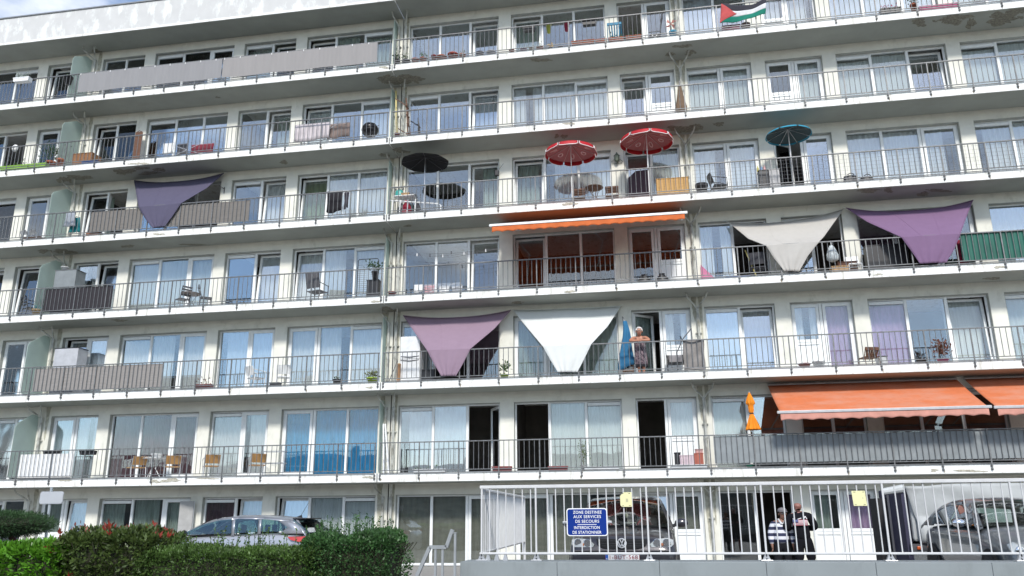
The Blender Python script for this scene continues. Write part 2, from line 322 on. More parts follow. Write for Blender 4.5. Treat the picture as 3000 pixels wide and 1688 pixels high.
PL = [-19.2, -18.0, -16.85, -15.7, -14.55, -13.4, -12.2, -11.0, -9.82, -8.62, -7.42, -6.23, -5.04, -3.77, -2.49, -1.31, -.14]
PR = [.03+1.2025*i for i in range(20)]
for k in range(1, 7):
    railing(BL, k, PL); railing(BR, k, PR)
    for B, P in ((BL, PL), (BR, PR)):                            # rust and dirt drips under some of the brackets
        sl = [c for c in kids(B) if c.name.startswith('balcony_slab')][k-1]
        for x in P:
            if random.random() < .7:
                w_, l_ = random.uniform(.012, .035), random.uniform(.06, .14); dx = random.uniform(-.03, .03); z = zs(k)+.10
                MB().poly([(x+dx-w_, -.001, z), (x+dx+w_, -.001, z), (x+dx+w_*.6, -.001, z-l_*.5), (x+dx+w_*.2, -.001, max(z-l_, zs(k)+.014)), (x+dx-w_*.4, -.001, z-l_*.6)], (0, -.002, 0)).build('drip_stain', M_drip, sl)
# down pipes and dividers
def pipe(B, k, x, arms, name='downpipe'):
    z0, z1 = fz(k), zs(k+1); y = D-.09; p = MB()
    p.tube([(x, y, z0), (x, y, z1-.42)], .042, 10); p.tube([(x, y, z0+.9), (x, y, z0+.96)], .054, 10); p.tube([(x, y, z1-.47), (x, y, z1-.38)], .054, 10)
    for ax, ay in arms:
        p.tube([(x, y, z1-.42), (x+ax*.3, y+(ay-y)*.3, z1-.3), (x+ax*.85, y+(ay-y)*.85, z1-.14), (x+ax, ay, z1-.003)], .026, 8)
    p.box(x-.09, x+.09, y+.03, D-.001, z0+1.32, z0+1.35); p.tube([(x-.08, y-.02, z0+1.33), (x+.08, y-.02, z0+1.33)], .012, 6)
    p.build(name, M_pipe, B, smooth=False)
for k in range(0, 7):
    pipe(BL, k, -12.45, ((-.3, .62), (.18, .66))); pipe(BR, k, 9.64, ((-.34, .55), (.30, .55)))
    pipe(BL, k, -.2, ((-.16, .62),)); pipe(BR, k, .06, ((.14, .62),))
    # flat frosted panels between the flats
    if k:
        d = MB(); z = fz(k); d.poly([(-.31, D-.01, z+.08), (-.31, .80, z+.08), (-.31, .76, z+.2), (-.31, .76, z+2.22), (-.31, .82, z+2.32), (-.31, D-.01, z+2.32)], (.018, 0, 0)); d.build('frosted_divider', M_frost, BL)
        d = MB(); ht = 2.2; d.poly([(-12.66, D-.01, z+.08), (-12.66, .12, z+.08), (-12.66, .12, z+ht-.5), (-12.66, .2, z+ht-.36), (-12.66, .8, z+ht), (-12.66, D-.01, z+ht)], (.018, 0, 0)); d.build('frosted_divider', M_frost, BL)
# damp stains beside the pipes and the joint
for k in range(0, 7):
    for B, x0, w_ in ((BL, -.33, .10), (BR, .11, .05), (BR, 9.56, .09), (BR, 9.75, .06), (BL, -12.3, .09)):
        zt = zs(k+1)-random.uniform(.0, .02); l_ = random.uniform(.7, 1.9); n = 9; pl, pr = [], []
        for i in range(n+1):
            e = i/n; q = w_*(1-e)**.5*random.uniform(.65, 1.1)+.004; pl.append((x0-q, D-.0005, zt-l_*e)); pr.append((x0+q*random.uniform(.7, 1), D-.0005, zt-l_*e))
        MB().poly(pl+pr[::-1], (0, -.002, 0)).build('damp_stain', mat('damp_stain', (.40, .39, .32), .9, var=.3, scale=9), B)
# bare patches where paint has come off, on soffits (z plane) and on slab fronts
NP = [0]
def patch(u, v, k, su, sv, front=False, n=18):
    B = BL if u < 1120 else BR; NP[0] += 1; dz = .0018+.00006*NP[0]; n = 40; pts = []; ph = [random.uniform(0, 6.3) for _ in range(5)]; rr = [.78+.20*math.sin(2*6.283*i/n+ph[0])+.14*math.sin(3*6.283*i/n+ph[1])+.10*math.sin(7*6.283*i/n+ph[2])+.07*math.sin(12*6.283*i/n+ph[3]) for i in range(n)]
    for i in range(n):
        t = 2*math.pi*i/n; a, b = u+su*rr[i]*math.cos(t), v+sv*rr[i]*math.sin(t)
        if front: p = aty(a, b, .0004); p.z = min(max(p.z, zs(k)+.02), zs(k)+.25); pts.append(p)
        else:
            p = atz(a, b, zs(k)+.0004); p.y = min(max(p.y, .03), D-.01); pts.append(p)
    q = MB(); q.poly(pts, (0, -dz, 0) if front else (0, 0, -dz)); q.build('peeled_patch', M_patch if not front else mat('worn_render', (.40, .38, .32), .95, var=.35, scale=20), B)
for r, c, x, y, k, sx, sy in [(0, 1, 1420, 800, 6, 160, 55), (0, 1, 1560, 800, 6, 110, 45), (0, 1, 1290, 790, 6, 60, 40), (0, 2, 1590, 545, 6, 42, 25), (0, 2, 1790, 530, 6, 55, 30), (0, 2, 1720, 465, 6, 90, 20), (0, 2, 280, 605, 6, 90, 22),
    (0, 2, 1720, 1300, 5, 130, 45), (0, 2, 1860, 1275, 5, 60, 35), (0, 2, 2080, 1250, 5, 65, 18), (0, 2, 450, 1370, 5, 25, 20), (0, 2, 525, 1375, 5, 30, 25),
    (0, 3, 1520, 225, 6, 80, 40), (0, 3, 1850, 200, 6, 150, 45), (0, 3, 2040, 235, 6, 45, 60), (0, 3, 2350, 190, 6, 170, 60), (0, 3, 2520, 110, 6, 120, 45), (0, 3, 1940, 165, 6, 120, 22),
    (1, 0, 640, 365, 5, 65, 35), (1, 0, 800, 345, 5, 110, 30), (1, 0, 1250, 285, 5, 90, 35), (1, 0, 1420, 250, 5, 70, 18), (1, 0, 1500, 300, 5, 100, 18), (1, 0, 1600, 265, 5, 55, 22), (1, 0, 1290, 1035, 4, 55, 16), (1, 0, 650, 1090, 4, 110, 26), (1, 0, 440, 1085, 4, 60, 18), (1, 0, 1950, 1020, 4, 110, 8),
    (1, 1, 280, 190, 5, 45, 18), (1, 1, 1430, 65, 5, 60, 20), (1, 1, 1490, 85, 5, 50, 18), (1, 1, 1530, 830, 4, 40, 11), (1, 1, 1290, 120, 5, 50, 18), (1, 3, 1010, 475, 4, 110, 20), (1, 3, 1210, 470, 4, 50, 25), (1, 3, 1560, 510, 4, 60, 22), (1, 3, 1720, 475, 4, 110, 16), (1, 3, 2260, 1360, 3, 70, 15),
    (2, 0, 1200, 340, 3, 70, 10), (2, 1, 1320, 230, 3, 70, 25), (2, 2, 50, 160, 3, 60, 12), (0, 0, 970, 515, 7, 50, 18), (0, 0, 2190, 980, 6, 22, 8)]:
    u, v = uv(r, c, x, y); patch(u, v, k, sx/3.43*1.2, sy/3.43*1.15)
    if sx > 50:
        for _ in range(2): patch(u+random.uniform(-1.3, 1.3)*sx/3.43, v+random.uniform(-.8, .8)*sy/3.43, k, sx/3.43*random.uniform(.15, .3), sy/3.43*random.uniform(.2, .35))
for r, c, x, y, k, sx, sy in [(0, 1, 1290, 680, 6, 60, 14), (0, 2, 580, 1245, 5, 60, 16), (1, 0, 1600, 915, 4, 60, 14), (1, 0, 1400, 205, 5, 110, 14), (1, 2, 580, 610, 4, 90, 18), (1, 3, 1110, 1320, 3, 50, 12), (1, 3, 2330, 1245, 3, 60, 18),
    (2, 1, 1200, 150, 3, 50, 16), (2, 2, 580, 50, 3, 70, 14), (2, 1, 1140, 1015, 2, 55, 10), (3, 0, 1540, 510, 1, 60, 20), (3, 0, 1690, 500, 1, 110, 28), (3, 0, 2060, 480, 1, 110, 12), (3, 0, 650, 500, 1, 70, 14), (3, 1, 1120, 470, 1, 60, 18), (3, 3, 1650, 400, 1, 55, 16), (3, 3, 1990, 405, 1, 200, 14)]:
    u, v = uv(r, c, x, y); patch(u, v, k, sx/3.43, sy/3.43, True)
# ================================================================ things on the balconies
def P3(t, x, y, dep): return X(t[0], t[1], x, y, dep)
def span(t, x0, x1, y, dep):
    a, b = P3(t, x0, y, dep), P3(t, x1, y, dep); return a.x, b.x, (a.z+b.z)/2
BLK = mat('black_plastic', (.015, .015, .018), .45); DGR = mat('dark_grey_cloth', (.06, .06, .07), .8, bump=.2)
TER = mat('terracotta', (.30, .09, .05), .8, var=.2, dirt=((.42, .25, .18), 6, .6, .75, (1, 1, 1))); WHP = mat('white_plastic', (.75, .76, .76), .4)
GRP = mat('grey_plastic', (.22, .23, .25), .5); LEAF = mat('leaf_green', (.06, .13, .03), .6, var=.5, scale=20, transl=.25); LEAFD = mat('leaf_dark', (.03, .07, .025), .6, var=.5, scale=20, transl=.2)
STEM = mat('stem_brown', (.10, .08, .05), .8); SOIL = mat('soil', (.05, .035, .025), .95); ALU = mat('aluminium', (.55, .56, .58), .35, .7); CHR = mat('dark_steel', (.10, .10, .11), .45, .4)
BRW = wood('brown_wood', (.16, .07, .035), (.07, .03, .015)); PINE = wood('pine_wood', (.55, .33, .10), (.42, .22, .06)); CARD = mat('cardboard', (.42, .27, .14), .9)
def colm(n, c, r=.6, **k): return mat(n, c, r, **k)
def plant(par, c, h, r, n, size, m=None, name='leaves', flat=1.):
    mb = MB(); c = Vector(c)
    def f():
        q = Vector((random.gauss(0, .45), random.gauss(0, .45), random.gauss(0, .4))); p = c+Vector((q.x*r, q.y*r*flat, h*.5+q.z*h*.5)); p.z = max(p.z, c.z); return p, (q.x, q.y, q.z+.5)
    mb.leaves(n, f, size); mb.build(name, m or LEAF, par)
    st = MB()
    for _ in range(5): st.tube([c, c+Vector((random.uniform(-.5, .5)*r, random.uniform(-.5, .5)*r*flat, h*.75))], .004, 4)
    st.build('stem', STEM, par)
def pot(label, t, x0, x1, yt, dep, k, m, grp=None, pl=None, name='flower_pot', cat='pot', z=None, lm=None):
    a, b, zt = span(t, x0, x1, yt, dep); r = (b-a)/2; x = (a+b)/2; z0 = fz(k) if z is None else z; h = max(.08, zt-z0)
    o = thing(name, label, cat, (x, dep, z0), grp)
    MB().lathe((x, dep, z0), [(r*.68, 0), (r*.93, h*.8), (r*1.0, h*.8), (r*1.02, h), (r*.9, h), (r*.88, h*.86)], 16).build('pot_body', m, o, True)
    MB().lathe((x, dep, z0+h*.84), [(r*.85, 0), (r*.84, .01)], 12).build('soil', SOIL, o)
    if pl: plant(o, (x, dep, z0+h*.85), *pl, m=lm)
    return o
def trough(label, t, x0, x1, yt, dep, k, m, grp=None, pl=None, d=.17, z=None, lm=None, h=None):
    a, b, zt = span(t, x0, x1, yt, dep); z0 = fz(k) if z is None else z
    if h: z0 = zt-h
    o = thing('planter_box', label, 'planter', ((a+b)/2, dep, z0), grp); h = max(.1, zt-z0); q = MB(); i = .02
    q.poly([(a+.025, dep-d/2, z0), (b-.025, dep-d/2, z0), (b, dep-d/2, z0+h), (b-i, dep-d/2, z0+h), (b-i-.01, dep-d/2, z0+h*.8), (a+i+.01, dep-d/2, z0+h*.8), (a+i, dep-d/2, z0+h), (a, dep-d/2, z0+h)], (0, d, 0))
    q.box(a-.008, b+.008, dep-d/2-.008, dep-d/2-.001, z0+h-.03, z0+h+.004); q.build('trough_body', m, o); MB().box(a+.035, b-.035, dep-d/2+.004, dep+d/2-.004, z0+h*.802, z0+h*.9).build('soil', SOIL, o)
    if pl:
        n = max(1, int((b-a)/.22))
        mb = MB()
        def f():
            p = Vector((random.uniform(a+.05, b-.05), dep+random.gauss(0, d*.3), z0+h*.85+abs(random.gauss(0, .5))*pl[0])); return p, (0, -.2, 1)
        mb.leaves(pl[2], f, pl[3]); mb.build('leaves', lm or LEAF, o)
    return o
def crate(name, label, cat, t, x0, y0, x1, dep, k, d, m, lid=None, z=None, bev=.012, grp=None):
    a, b, zt = span(t, x0, x1, y0, dep); z0 = fz(k) if z is None else z; o = thing(name, label, cat, ((a+b)/2, dep+d/2, z0), grp)
    MB().box(a, b, dep, dep+d, z0, zt-.012, bev).build('body', m, o)
    MB().box(a-.01, b+.01, dep-.01, dep+d+.01, zt-.0115, zt+.01).build('lid', lid or m, o)
    return o
def screen(label, t0, x0, y0, t1, x1, y1, k, dep, m, zt=.88, zb=.12, wav=.0025, grp='privacy screens on the railings', sag=0., hook=True):
    a, b = P3(t0, x0, y0, dep), P3(t1, x1, y1, dep); z = fz(k); o = thing('privacy_screen', label, 'privacy screen', ((a.x+b.x)/2, dep, z+zb), grp); n = max(8, int((b.x-a.x)*14))
    q = MB(); q.grid(lambda u, v: (a.x+(b.x-a.x)*u, dep+wav*math.sin(u*(b.x-a.x)*42)*(1 if wav else 0), z+zb+(zt-zb)*v-sag*math.sin(u*math.pi*3)**2*(1-v)), n*3, 4)
    q.build('sheet', m, o, False, .004)
    if hook:
        q = MB()
        for i in range(int((b.x-a.x)/.6)+1): x = a.x+.05+i*.6; q.box(x-.012, x+.012, dep-.014, dep-.004, z+zt-.05, z+zt+.02)
        q.build('cable_tie', WHP, o)
    return o
def chair(label, loc, rz, w, d, sh, bh, mf, ms, style='slat', arms=False, name='garden_chair', grp=None, cat='chair'):
    o = thing(name, label, cat, (0, 0, 0), grp); r = .012
    MB().box(-w/2, w/2, -d/2, d/2, sh-.03, sh, .01).build('seat', ms, o)
    q = MB()
    if style == 'slat':
        for i in range(4): z = sh+(bh-sh)*(.25+.22*i); q.box(-w/2, w/2, d/2+.02+.03*i, d/2+.035+.03*i, z-.03, z+.03)
    elif style == 'fan':
        for i in range(5): x = w*(-.4+.2*i); q.bar((x*.8, d/2, sh), (x, d/2+.1, bh), .045)
        q.box(-w/2, w/2, d/2+.085, d/2+.12, bh-.09, bh)
    else: q.grid(lambda u, v: (-w/2+w*u, d/2+.01+.1*v+.03*math.cos((u-.5)*3), sh+.06+(bh-sh-.06)*v), 8, 4)
    q.build('backrest', ms if style != 'frame' else mf, o, solid=0 if style in ('slat', 'fan') else .014)
    for sx in (-1, 1):
        MB().tube([(sx*w/2, -d/2, 0), (sx*w/2, -d/2+.02, sh-.015)], r, 6).build('leg', mf, o)
        MB().tube([(sx*w/2, d/2+.05, 0), (sx*w/2, d/2, sh), (sx*w/2, d/2+.11, bh)], r, 6).build('leg', mf, o)
        if arms: MB().tube([(sx*w/2, -d/2+.01, sh-.02), (sx*w/2+sx*.02, -d/2+.02, sh+.2), (sx*w/2, d/2+.06, sh+.24)], r*1.2, 6).build('armrest', mf, o)
    o.location = loc; o.rotation_euler = (0, 0, rz); return o
def round_table(label, c, r, h, mtop, mleg, name='round_table', legs=3):
    o = thing(name, label, 'table', c); x, y, z = c
    MB().lathe((x, y, z+h-.025), [(r*.97, 0), (r, .008), (r, .02), (r*.97, .025)], 24).build('tabletop', mtop, o)
    for i in range(legs):
        t = 2*math.pi*(i+.3)/legs; MB().tube([(x+r*.8*math.cos(t), y+r*.6*math.sin(t), z), (x+.06*math.cos(t), y+.06*math.sin(t), z+h*.5), (x+r*.7*math.cos(t), y+r*.6*math.sin(t), z+h-.03)], .013, 6).build('leg', mleg, o)
    return o
def rib_logo(q, c, ang, r0, kind, rad, drop, zr, s):
    # an outline drawn on the underside of the canopy, in the panel's own plane
    def on(u, v): # u along tangent, v outwards
        rr = r0+v; return Vector((c[0]+rr*math.cos(ang)-u*math.sin(ang), c[1]+rr*math.sin(ang)+u*math.cos(ang), zr+drop*(1-(rr/rad)**1.15)-.016))
    if kind == 0:
        for sg in (1, -1):
            pts = []
            for i in range(14):
                t = i/13*math.pi*1.55; k = 1-.25*i/13; pts.append(on(sg*s*(.0+.55*math.sin(t)*k), s*(.62*math.cos(t)*k-.1)+abs(math.sin(t))*s*.1))
            q.tube(pts, .016, 4)
    elif kind == 1:
        pts = [on(s*.34*math.cos(t), s*(.75*max(-1, min(1, 1.25*math.sin(t))))) for t in [i/14*2*math.pi for i in range(15)]]; q.tube(pts, .015, 4); q.tube([on(0, s*.75), on(0, s*1.1)], .014, 4)
    else:
        q.tube([on(-s*.3, -s*.2), on(0, s*.9), on(s*.3, -s*.2), on(s*.2, -s*.55), on(-s*.2, -s*.55), on(-s*.3, -s*.2), on(s*.3, -s*.2)], .015, 4)
def parasol(label, hub, rad, drop, val, mo, k, ribs=8, underside_shade=None, pole_m=None, logo=False, edge=None, pole_y=None, wave=.0, name='parasol', rot=0.):
    x, y, z = hub; py = y if pole_y is None else pole_y; o = thing(name, label, 'parasol', (x, py, fz(k)), 'open parasols on the balconies')
    zr = z-drop; n = ribs*6; q = MB()
    def rr(t): ph = (t*ribs/(2*math.pi)) % 1; return 1-wave*math.sin(ph*math.pi)
    def top(u, v):
        t = 2*math.pi*u+rot; a = rad*v*rr(t); return (x+a*math.cos(t), y+a*math.sin(t), z-drop*v**1.15)
    q.grid(top, n, 8); q.build('canopy', mo, o, True, .003)
    if underside_shade:  # extra layer under the canopy, shaded look of the underside put in its colour
        q = MB(); q.grid(lambda u, v: (lambda p: (p[0], p[1], p[2]-.009))(top(u, v*.99)), n, 8); q.build('underside_shade', underside_shade, o, True)
    if val:
        q = MB(); gap = .04
        for i in range(ribs):
            t0, t1 = 2*math.pi*(i+gap)/ribs+rot, 2*math.pi*(i+1-gap)/ribs+rot
            def f(u, v):
                t = t0+(t1-t0)*u; a = rad*rr(t)+.004; e = 1-.3*(1-math.sin(math.pi*u))**3; return (x+(a+.02*v)*math.cos(t), y+(a+.02*v)*math.sin(t), zr-val*v*e)
            q.grid(f, 8, 3)
        q.build('valance', mo if not edge else edge[0], o, True, .003)
        if edge:
            q = MB()
            for i in range(ribs):
                t0, t1 = 2*math.pi*(i+gap)/ribs+rot, 2*math.pi*(i+1-gap)/ribs+rot; a = rad+.02; pts = [(x+a*math.cos(t0), y+a*math.sin(t0), zr-.01)]
                for j in range(9):
                    u = j/8; t = t0+(t1-t0)*u; e = 1-.3*(1-math.sin(math.pi*u))**3; pts.append((x+(a+.012)*math.cos(t), y+(a+.012)*math.sin(t), zr-val*e))
                pts.append((x+a*math.cos(t1), y+a*math.sin(t1), zr-.01)); q.tube(pts, .010, 4)
            q.build('valance_piping', edge[1], o)
    for i in range(ribs):
        t = 2*math.pi*i/ribs+rot; MB().tube([(x, y, z-.02), (x+rad*.98*math.cos(t), y+rad*.98*math.sin(t), zr-.012)], .008, 4).build('rib', CHR if 'black' in label else ALU if not logo else colm('rib_pink', (.55, .36, .36)), o)
    if logo:
        q = MB()
        for i in range(ribs): rib_logo(q, (x, y), 2*math.pi*(i+.5)/ribs+rot, rad*.66, (0, 1, 0, 2)[i % 4], rad, drop, zr, .14)
        q.build('printed_outline', colm('faded_print', (.74, .50, .50)), o)
    MB().tube([(x, py, fz(k)), (x, py, z-.03)], .016, 8).build('pole', pole_m or ALU, o)
    return o
def sail(label, t, rows, m, grp='shade sails tied over the railing'):
    # rows: (tile, left x, y, tile, right x, y, depth, sag in tile pixels)
    pts = [(P3(a, xl, yl, dp), P3(b, xr, yr, dp), P3(a, (xl+xr)/2 if a == b else xl, 0, dp), sg, dp) for a, xl, yl, b, xr, yr, dp, sg in rows]
    o = thing('shade_sail', label, 'shade sail', pts[-1][0], grp); n = len(pts)-1
    def f(u, v):
        s = v*n; i = min(int(s), n-1); h = s-i; A, B = pts[i], pts[i+1]
        p = A[0].lerp(A[1], u).lerp(B[0].lerp(B[1], u), h); sg = A[3]*(1-h)+B[3]*h
        p.z -= sg/3.43/90*4*u*(1-u); p.y += .02*math.sin(u*9+v*7)*math.sin(math.pi*u)+.014*math.sin(u*31+v*4)*v*v; return p
    nv = n*6; q = MB(); q.grid(f, 24, nv); c = q.build('cloth', m, o, True, .003)
    at_ = c.data.attributes.new('sharp_edge', 'BOOLEAN', 'EDGE')
    for e in c.data.edges:
        if all(v % (nv+1) == nv//2 for v in e.vertices): at_.data[e.index].value = True
    q = MB()
    for u in (0, 1): q.tube([f(u, j/nv) for j in range(nv+1)], .009, 5)
    q.tube([f(i/24, 0) for i in range(25)], .009, 5); q.build('hem', m, o)
    q = MB()
    for uu in (.34, .67): q.tube([Vector(f(uu, j/nv*.5))+Vector((0, -.004, 0)) for j in range(nv+1)], .003, 3)
    q.build('seam', m, o)
    for p, sx in ((pts[0][0], -.06), (pts[0][1], .06)): MB().tube([p, (p.x+sx, D-.01, p.z+.06)], .008, 5).build('tie_rope', WHP, o)
    return o

# ---- storey 6 (top)
GSC = colm('grey_screen_cloth', (.25, .25, .26), .9, var=.04, scale=5, stretch=(1, 1, .2), bump=.2)
screen('long plain grey privacy screen outside the top railing, leftmost, above the frosted panel', (0, 0), 790, 840, (0, 0), 2230, 690, 6, -.062, GSC, sag=.02)
screen('long grey privacy screen outside the top railing, ending beside the expansion joint', (0, 0), 2240, 690, (0, 1), 1220, 520, 6, -.062, colm('grey_screen_warm', (.275, .265, .265), .9, var=.04, scale=5, stretch=(1, 1, .2), bump=.2), sag=.03)
trough('white planter with pale grey plants hung on the top left railing', (0, 0), 155, 310, 790, -.15, 6, WHP, 'planters hung on railings', (.25, 0, 130, .07), .2, h=.16, lm=colm('silver_leaf', (.30, .36, .33)))
pot('black hanging pot on the top railing left of the grey screen', (0, 0), 655, 730, 775, .1, 6, BLK, None, (.15, .1, 40, .06), z=fz(6)+.6)
PG = 'pots along the top floor railing'
pot('black pot with a dark bushy plant in the corner by the expansion joint', (0, 1), 1385, 1450, 610, .12, 6, BLK, PG, (.28, .15, 110, .07), lm=LEAFD)
pot('small black pot with a thin upright plant beside the white downpipe', (0, 1), 1470, 1550, 612, .12, 6, BLK, PG, (.3, .1, 50, .06))
pot('terracotta pot half hidden behind the second black pot', (0, 1), 1565, 1640, 600, .12, 6, TER, PG)
pot('terracotta pot with a grey green bush, fourth from the joint', (0, 1), 1645, 1715, 590, .12, 6, TER, PG, (.22, .15, 70, .06))
pot('small dark red pot between the bushy pot and the wide bowl', (0, 1), 1765, 1815, 560, .2, 6, colm('dark_red_pot', (.18, .03, .03)), PG)
pot('wide empty terracotta bowl with a thick rim', (0, 1), 1815, 1920, 575, .12, 6, TER, PG)
pot('largest round red terracotta pot on the top floor', (0, 1), 1930, 2035, 548, .12, 6, colm('red_terracotta', (.30, .06, .04), .7), PG)
pot('terracotta pot with dry grass beside the largest red pot', (0, 1), 2045, 2110, 552, .12, 6, TER, PG, (.15, .1, 50, .06), lm=colm('dry_grass', (.25, .22, .10)))
pot('dark grey round pot under the bright door', (0, 1), 2215, 2292, 530, .14, 6, colm('slate_pot', (.07, .07, .10)), PG)
pot('pale grey round pot under the bright door', (0, 1), 2320, 2410, 522, .14, 6, colm('pale_grey_pot', (.30, .32, .36)), PG)
pot('brown terracotta pot by the pier right of the bright door', (0, 1), 2545, 2600, 505, .14, 6, TER, PG)
pot('violet grey bowl on the top floor floor edge', (0, 2), 80, 150, 498, .12, 6, colm('violet_pot', (.25, .18, .28)), PG)
pot('olive brown bowl next to the violet grey bowl', (0, 2), 170, 222, 485, .12, 6, colm('olive_pot', (.26, .22, .14)), PG)
pot('terracotta bowl with a ribbed rim, beside the yellow flowers', (0, 2), 245, 316, 480, .12, 6, TER, PG, (.25, .06, 14, .05))
pot('small pot of yellow flowers', (0, 2), 365, 405, 480, .12, 6, BLK, PG, (.14, .1, 60, .05), lm=colm('yellow_petal', (.75, .45, .02)))
pot('small dark pot right of the yellow flowers', (0, 2), 465, 510, 478, .12, 6, colm('brown_pot', (.10, .06, .05)), PG)
HG = 'pots hung from the top railing'
pot('lime green pot hung from the top railing', (0, 2), 342, 397, 250, .06, 6, colm('lime_pot', (.36, .42, .07)), HG, z=fz(6)+.62)
pot('crimson pot hung from the top railing', (0, 2), 522, 578, 235, .06, 6, colm('crimson_pot', (.30, .02, .06)), HG, z=fz(6)+.62)
trough('black planter box hung on the top railing right of the crimson pot', (0, 2), 705, 852, 205, .08, 6, BLK, HG, (.06, 0, 30, .05), h=.2)
trough('dark planter box hung behind the top railing in front of a bright pane', (0, 2), 105, 235, 275, .12, 6, BLK, HG, h=.16)
TG = 'terracotta planter boxes in a row on the top slab'
for x0, x1, yt, lb in [(598, 828, 418, 'longest terracotta planter box, left end of the row on the top slab'), (836, 952, 405, 'short terracotta planter box next to the longest one'), (970, 1128, 388, 'terracotta planter box of green seedlings under the blue chair back'), (1145, 1300, 368, 'terracotta planter box of seedlings in front of the dark open door')]:
    trough(lb, (0, 2), x0, x1, yt, .12, 6, TER, TG, (.22, 0, 40, .07) if x0 > 900 else (.06, 0, 12, .05))
b = P3((0, 2), 1035, 360, .45); chair('blue garden chair with a fan shaped back and dark cover over one side', (b.x, .55, fz(6)), R(180), .46, .42, .38, .86, colm('blue_enamel', (.03, .20, .34)), colm('blue_enamel', (.03, .20, .34)), 'fan', True)
# reclining chair, black cloth on a white frame
a, b_, zt = span((0, 2), 1370, 1530, 150, .5); z = fz(6); o = thing('deck_chair', 'folding deck chair with black cloth and white frame on the top balcony', 'chair', ((a+b_)/2, .5, z))
MB().grid(lambda u, v: (b_-.05-.12*(1-v)-.03*math.sin(v*3), .35+.4*u, z+.3+(zt-z-.3)*v), 4, 6).build('backrest', DGR, o, True, .03); MB().box(a, b_-.18, .33, .75, z+.27, z+.31, .01).build('seat', DGR, o)
for y in (.34, .74):
    MB().tube([(a+.03, y, z), (b_-.25, y, z+.34)], .014, 6).build('leg', WHP, o); MB().tube([(b_-.12, y, z), (a+.08, y, z+.3)], .014, 6).build('leg', WHP, o); MB().tube([(a-.02, y, z+.42), (b_-.16, y, z+.43)], .016, 6).build('armrest', BLK, o)
pot('turquoise pot on the floor right of the folding deck chair', (0, 2), 1578, 1655, 318, .3, 6, colm('turquoise_pot', (.06, .28, .42)), None)
a = P3((0, 2), 1610, 330, .4); o = thing('windmill_ornament', 'red and grey garden windmill stuck upright above the turquoise pot', 'ornament', (a.x, .4, fz(6)))
MB().tube([(a.x, .4, fz(6)), (a.x-.02, .4, fz(6)+.75)], .012, 6).build('stick', STEM, o)
q = MB(); c0 = Vector((a.x-.02, .38, fz(6)+.68))
for i in range(4): t = R(25+90*i); q.poly([c0, c0+Vector((math.cos(t)*.22, 0, math.sin(t)*.22)), c0+Vector((math.cos(t+.7)*.15, -.03, math.sin(t+.7)*.15))], (0, .006, 0))
q.build('vane', colm('faded_red_vane', (.40, .16, .13)), o)
# flag
a = P3((0, 2), 2105, 40, -.08); b_ = P3((0, 2), 2550, 0, -.08); z0 = fz(6); wd = b_.x-a.x; o = thing('flag', 'black, white and green flag with a red triangle tied to the top railing', 'flag', (a.x, -.08, z0+.5))
A, Bq = P3((0, 2), 2105, 42, -.07), P3((0, 2), 2555, -10, -.07); Cq, Dq = P3((0, 2), 2090, 245, -.07), P3((0, 2), 2550, 150, -.07)
def fpt(u, v):
    p = A.lerp(Bq, u).lerp(Cq.lerp(Dq, u), v); p.y -= .03+.035*math.sin(u*7+v*2)+.02*math.sin(u*15); p.z -= .16*math.sin(math.pi*u)*(1-v*.75)-.0; return p
fm = []
for cn, cc, v0, v1 in [('flag_black', (.035, .035, .05), 0, 1/3), ('flag_white', (.72, .73, .75), 1/3, 2/3), ('flag_green', (.0, .20, .14), 2/3, 1)]:
    q = MB(); q.grid(lambda u, v: fpt(u, v0+(v1-v0)*v), 24, 5); q.build('stripe', colm(cn, cc, .8, transl=.2), o, True, .003)
q = MB(); q.grid(lambda u, v: (lambda p: (p.x, p.y-.006, p.z))(fpt(u*.36*(1-abs(2*v-1)), v)), 8, 20); q.build('triangle', colm('flag_red', (.55, .09, .09), .8, transl=.2), o, True, .002)
trough('maroon planter box below the flag', (0, 2), 2110, 2292, 268, .15, 6, colm('maroon_box', (.18, .01, .07)), None)
pot('brown grey pot below the flag, right of the maroon planter', (0, 2), 2300, 2400, 248, .15, 6, colm('brown_grey_pot', (.16, .12, .11)), None)
trough('black planter of pink flowers on the top right balcony', (0, 3), 1120, 1330, 92, .12, 6, BLK, None, (.16, 0, 90, .06), lm=colm('pink_petal', (.35, .05, .12), var=.6, scale=30))
pot('square terracotta pot with a dark plant beside the magenta planter', (0, 3), 1425, 1492, 45, .12, 6, TER, None, (.3, .16, 90, .07), lm=LEAFD)
trough('long magenta planter box on the top right balcony', (0, 3), 1508, 1912, 62, .10, 6, colm('magenta_box', (.42, .03, .16)), None)
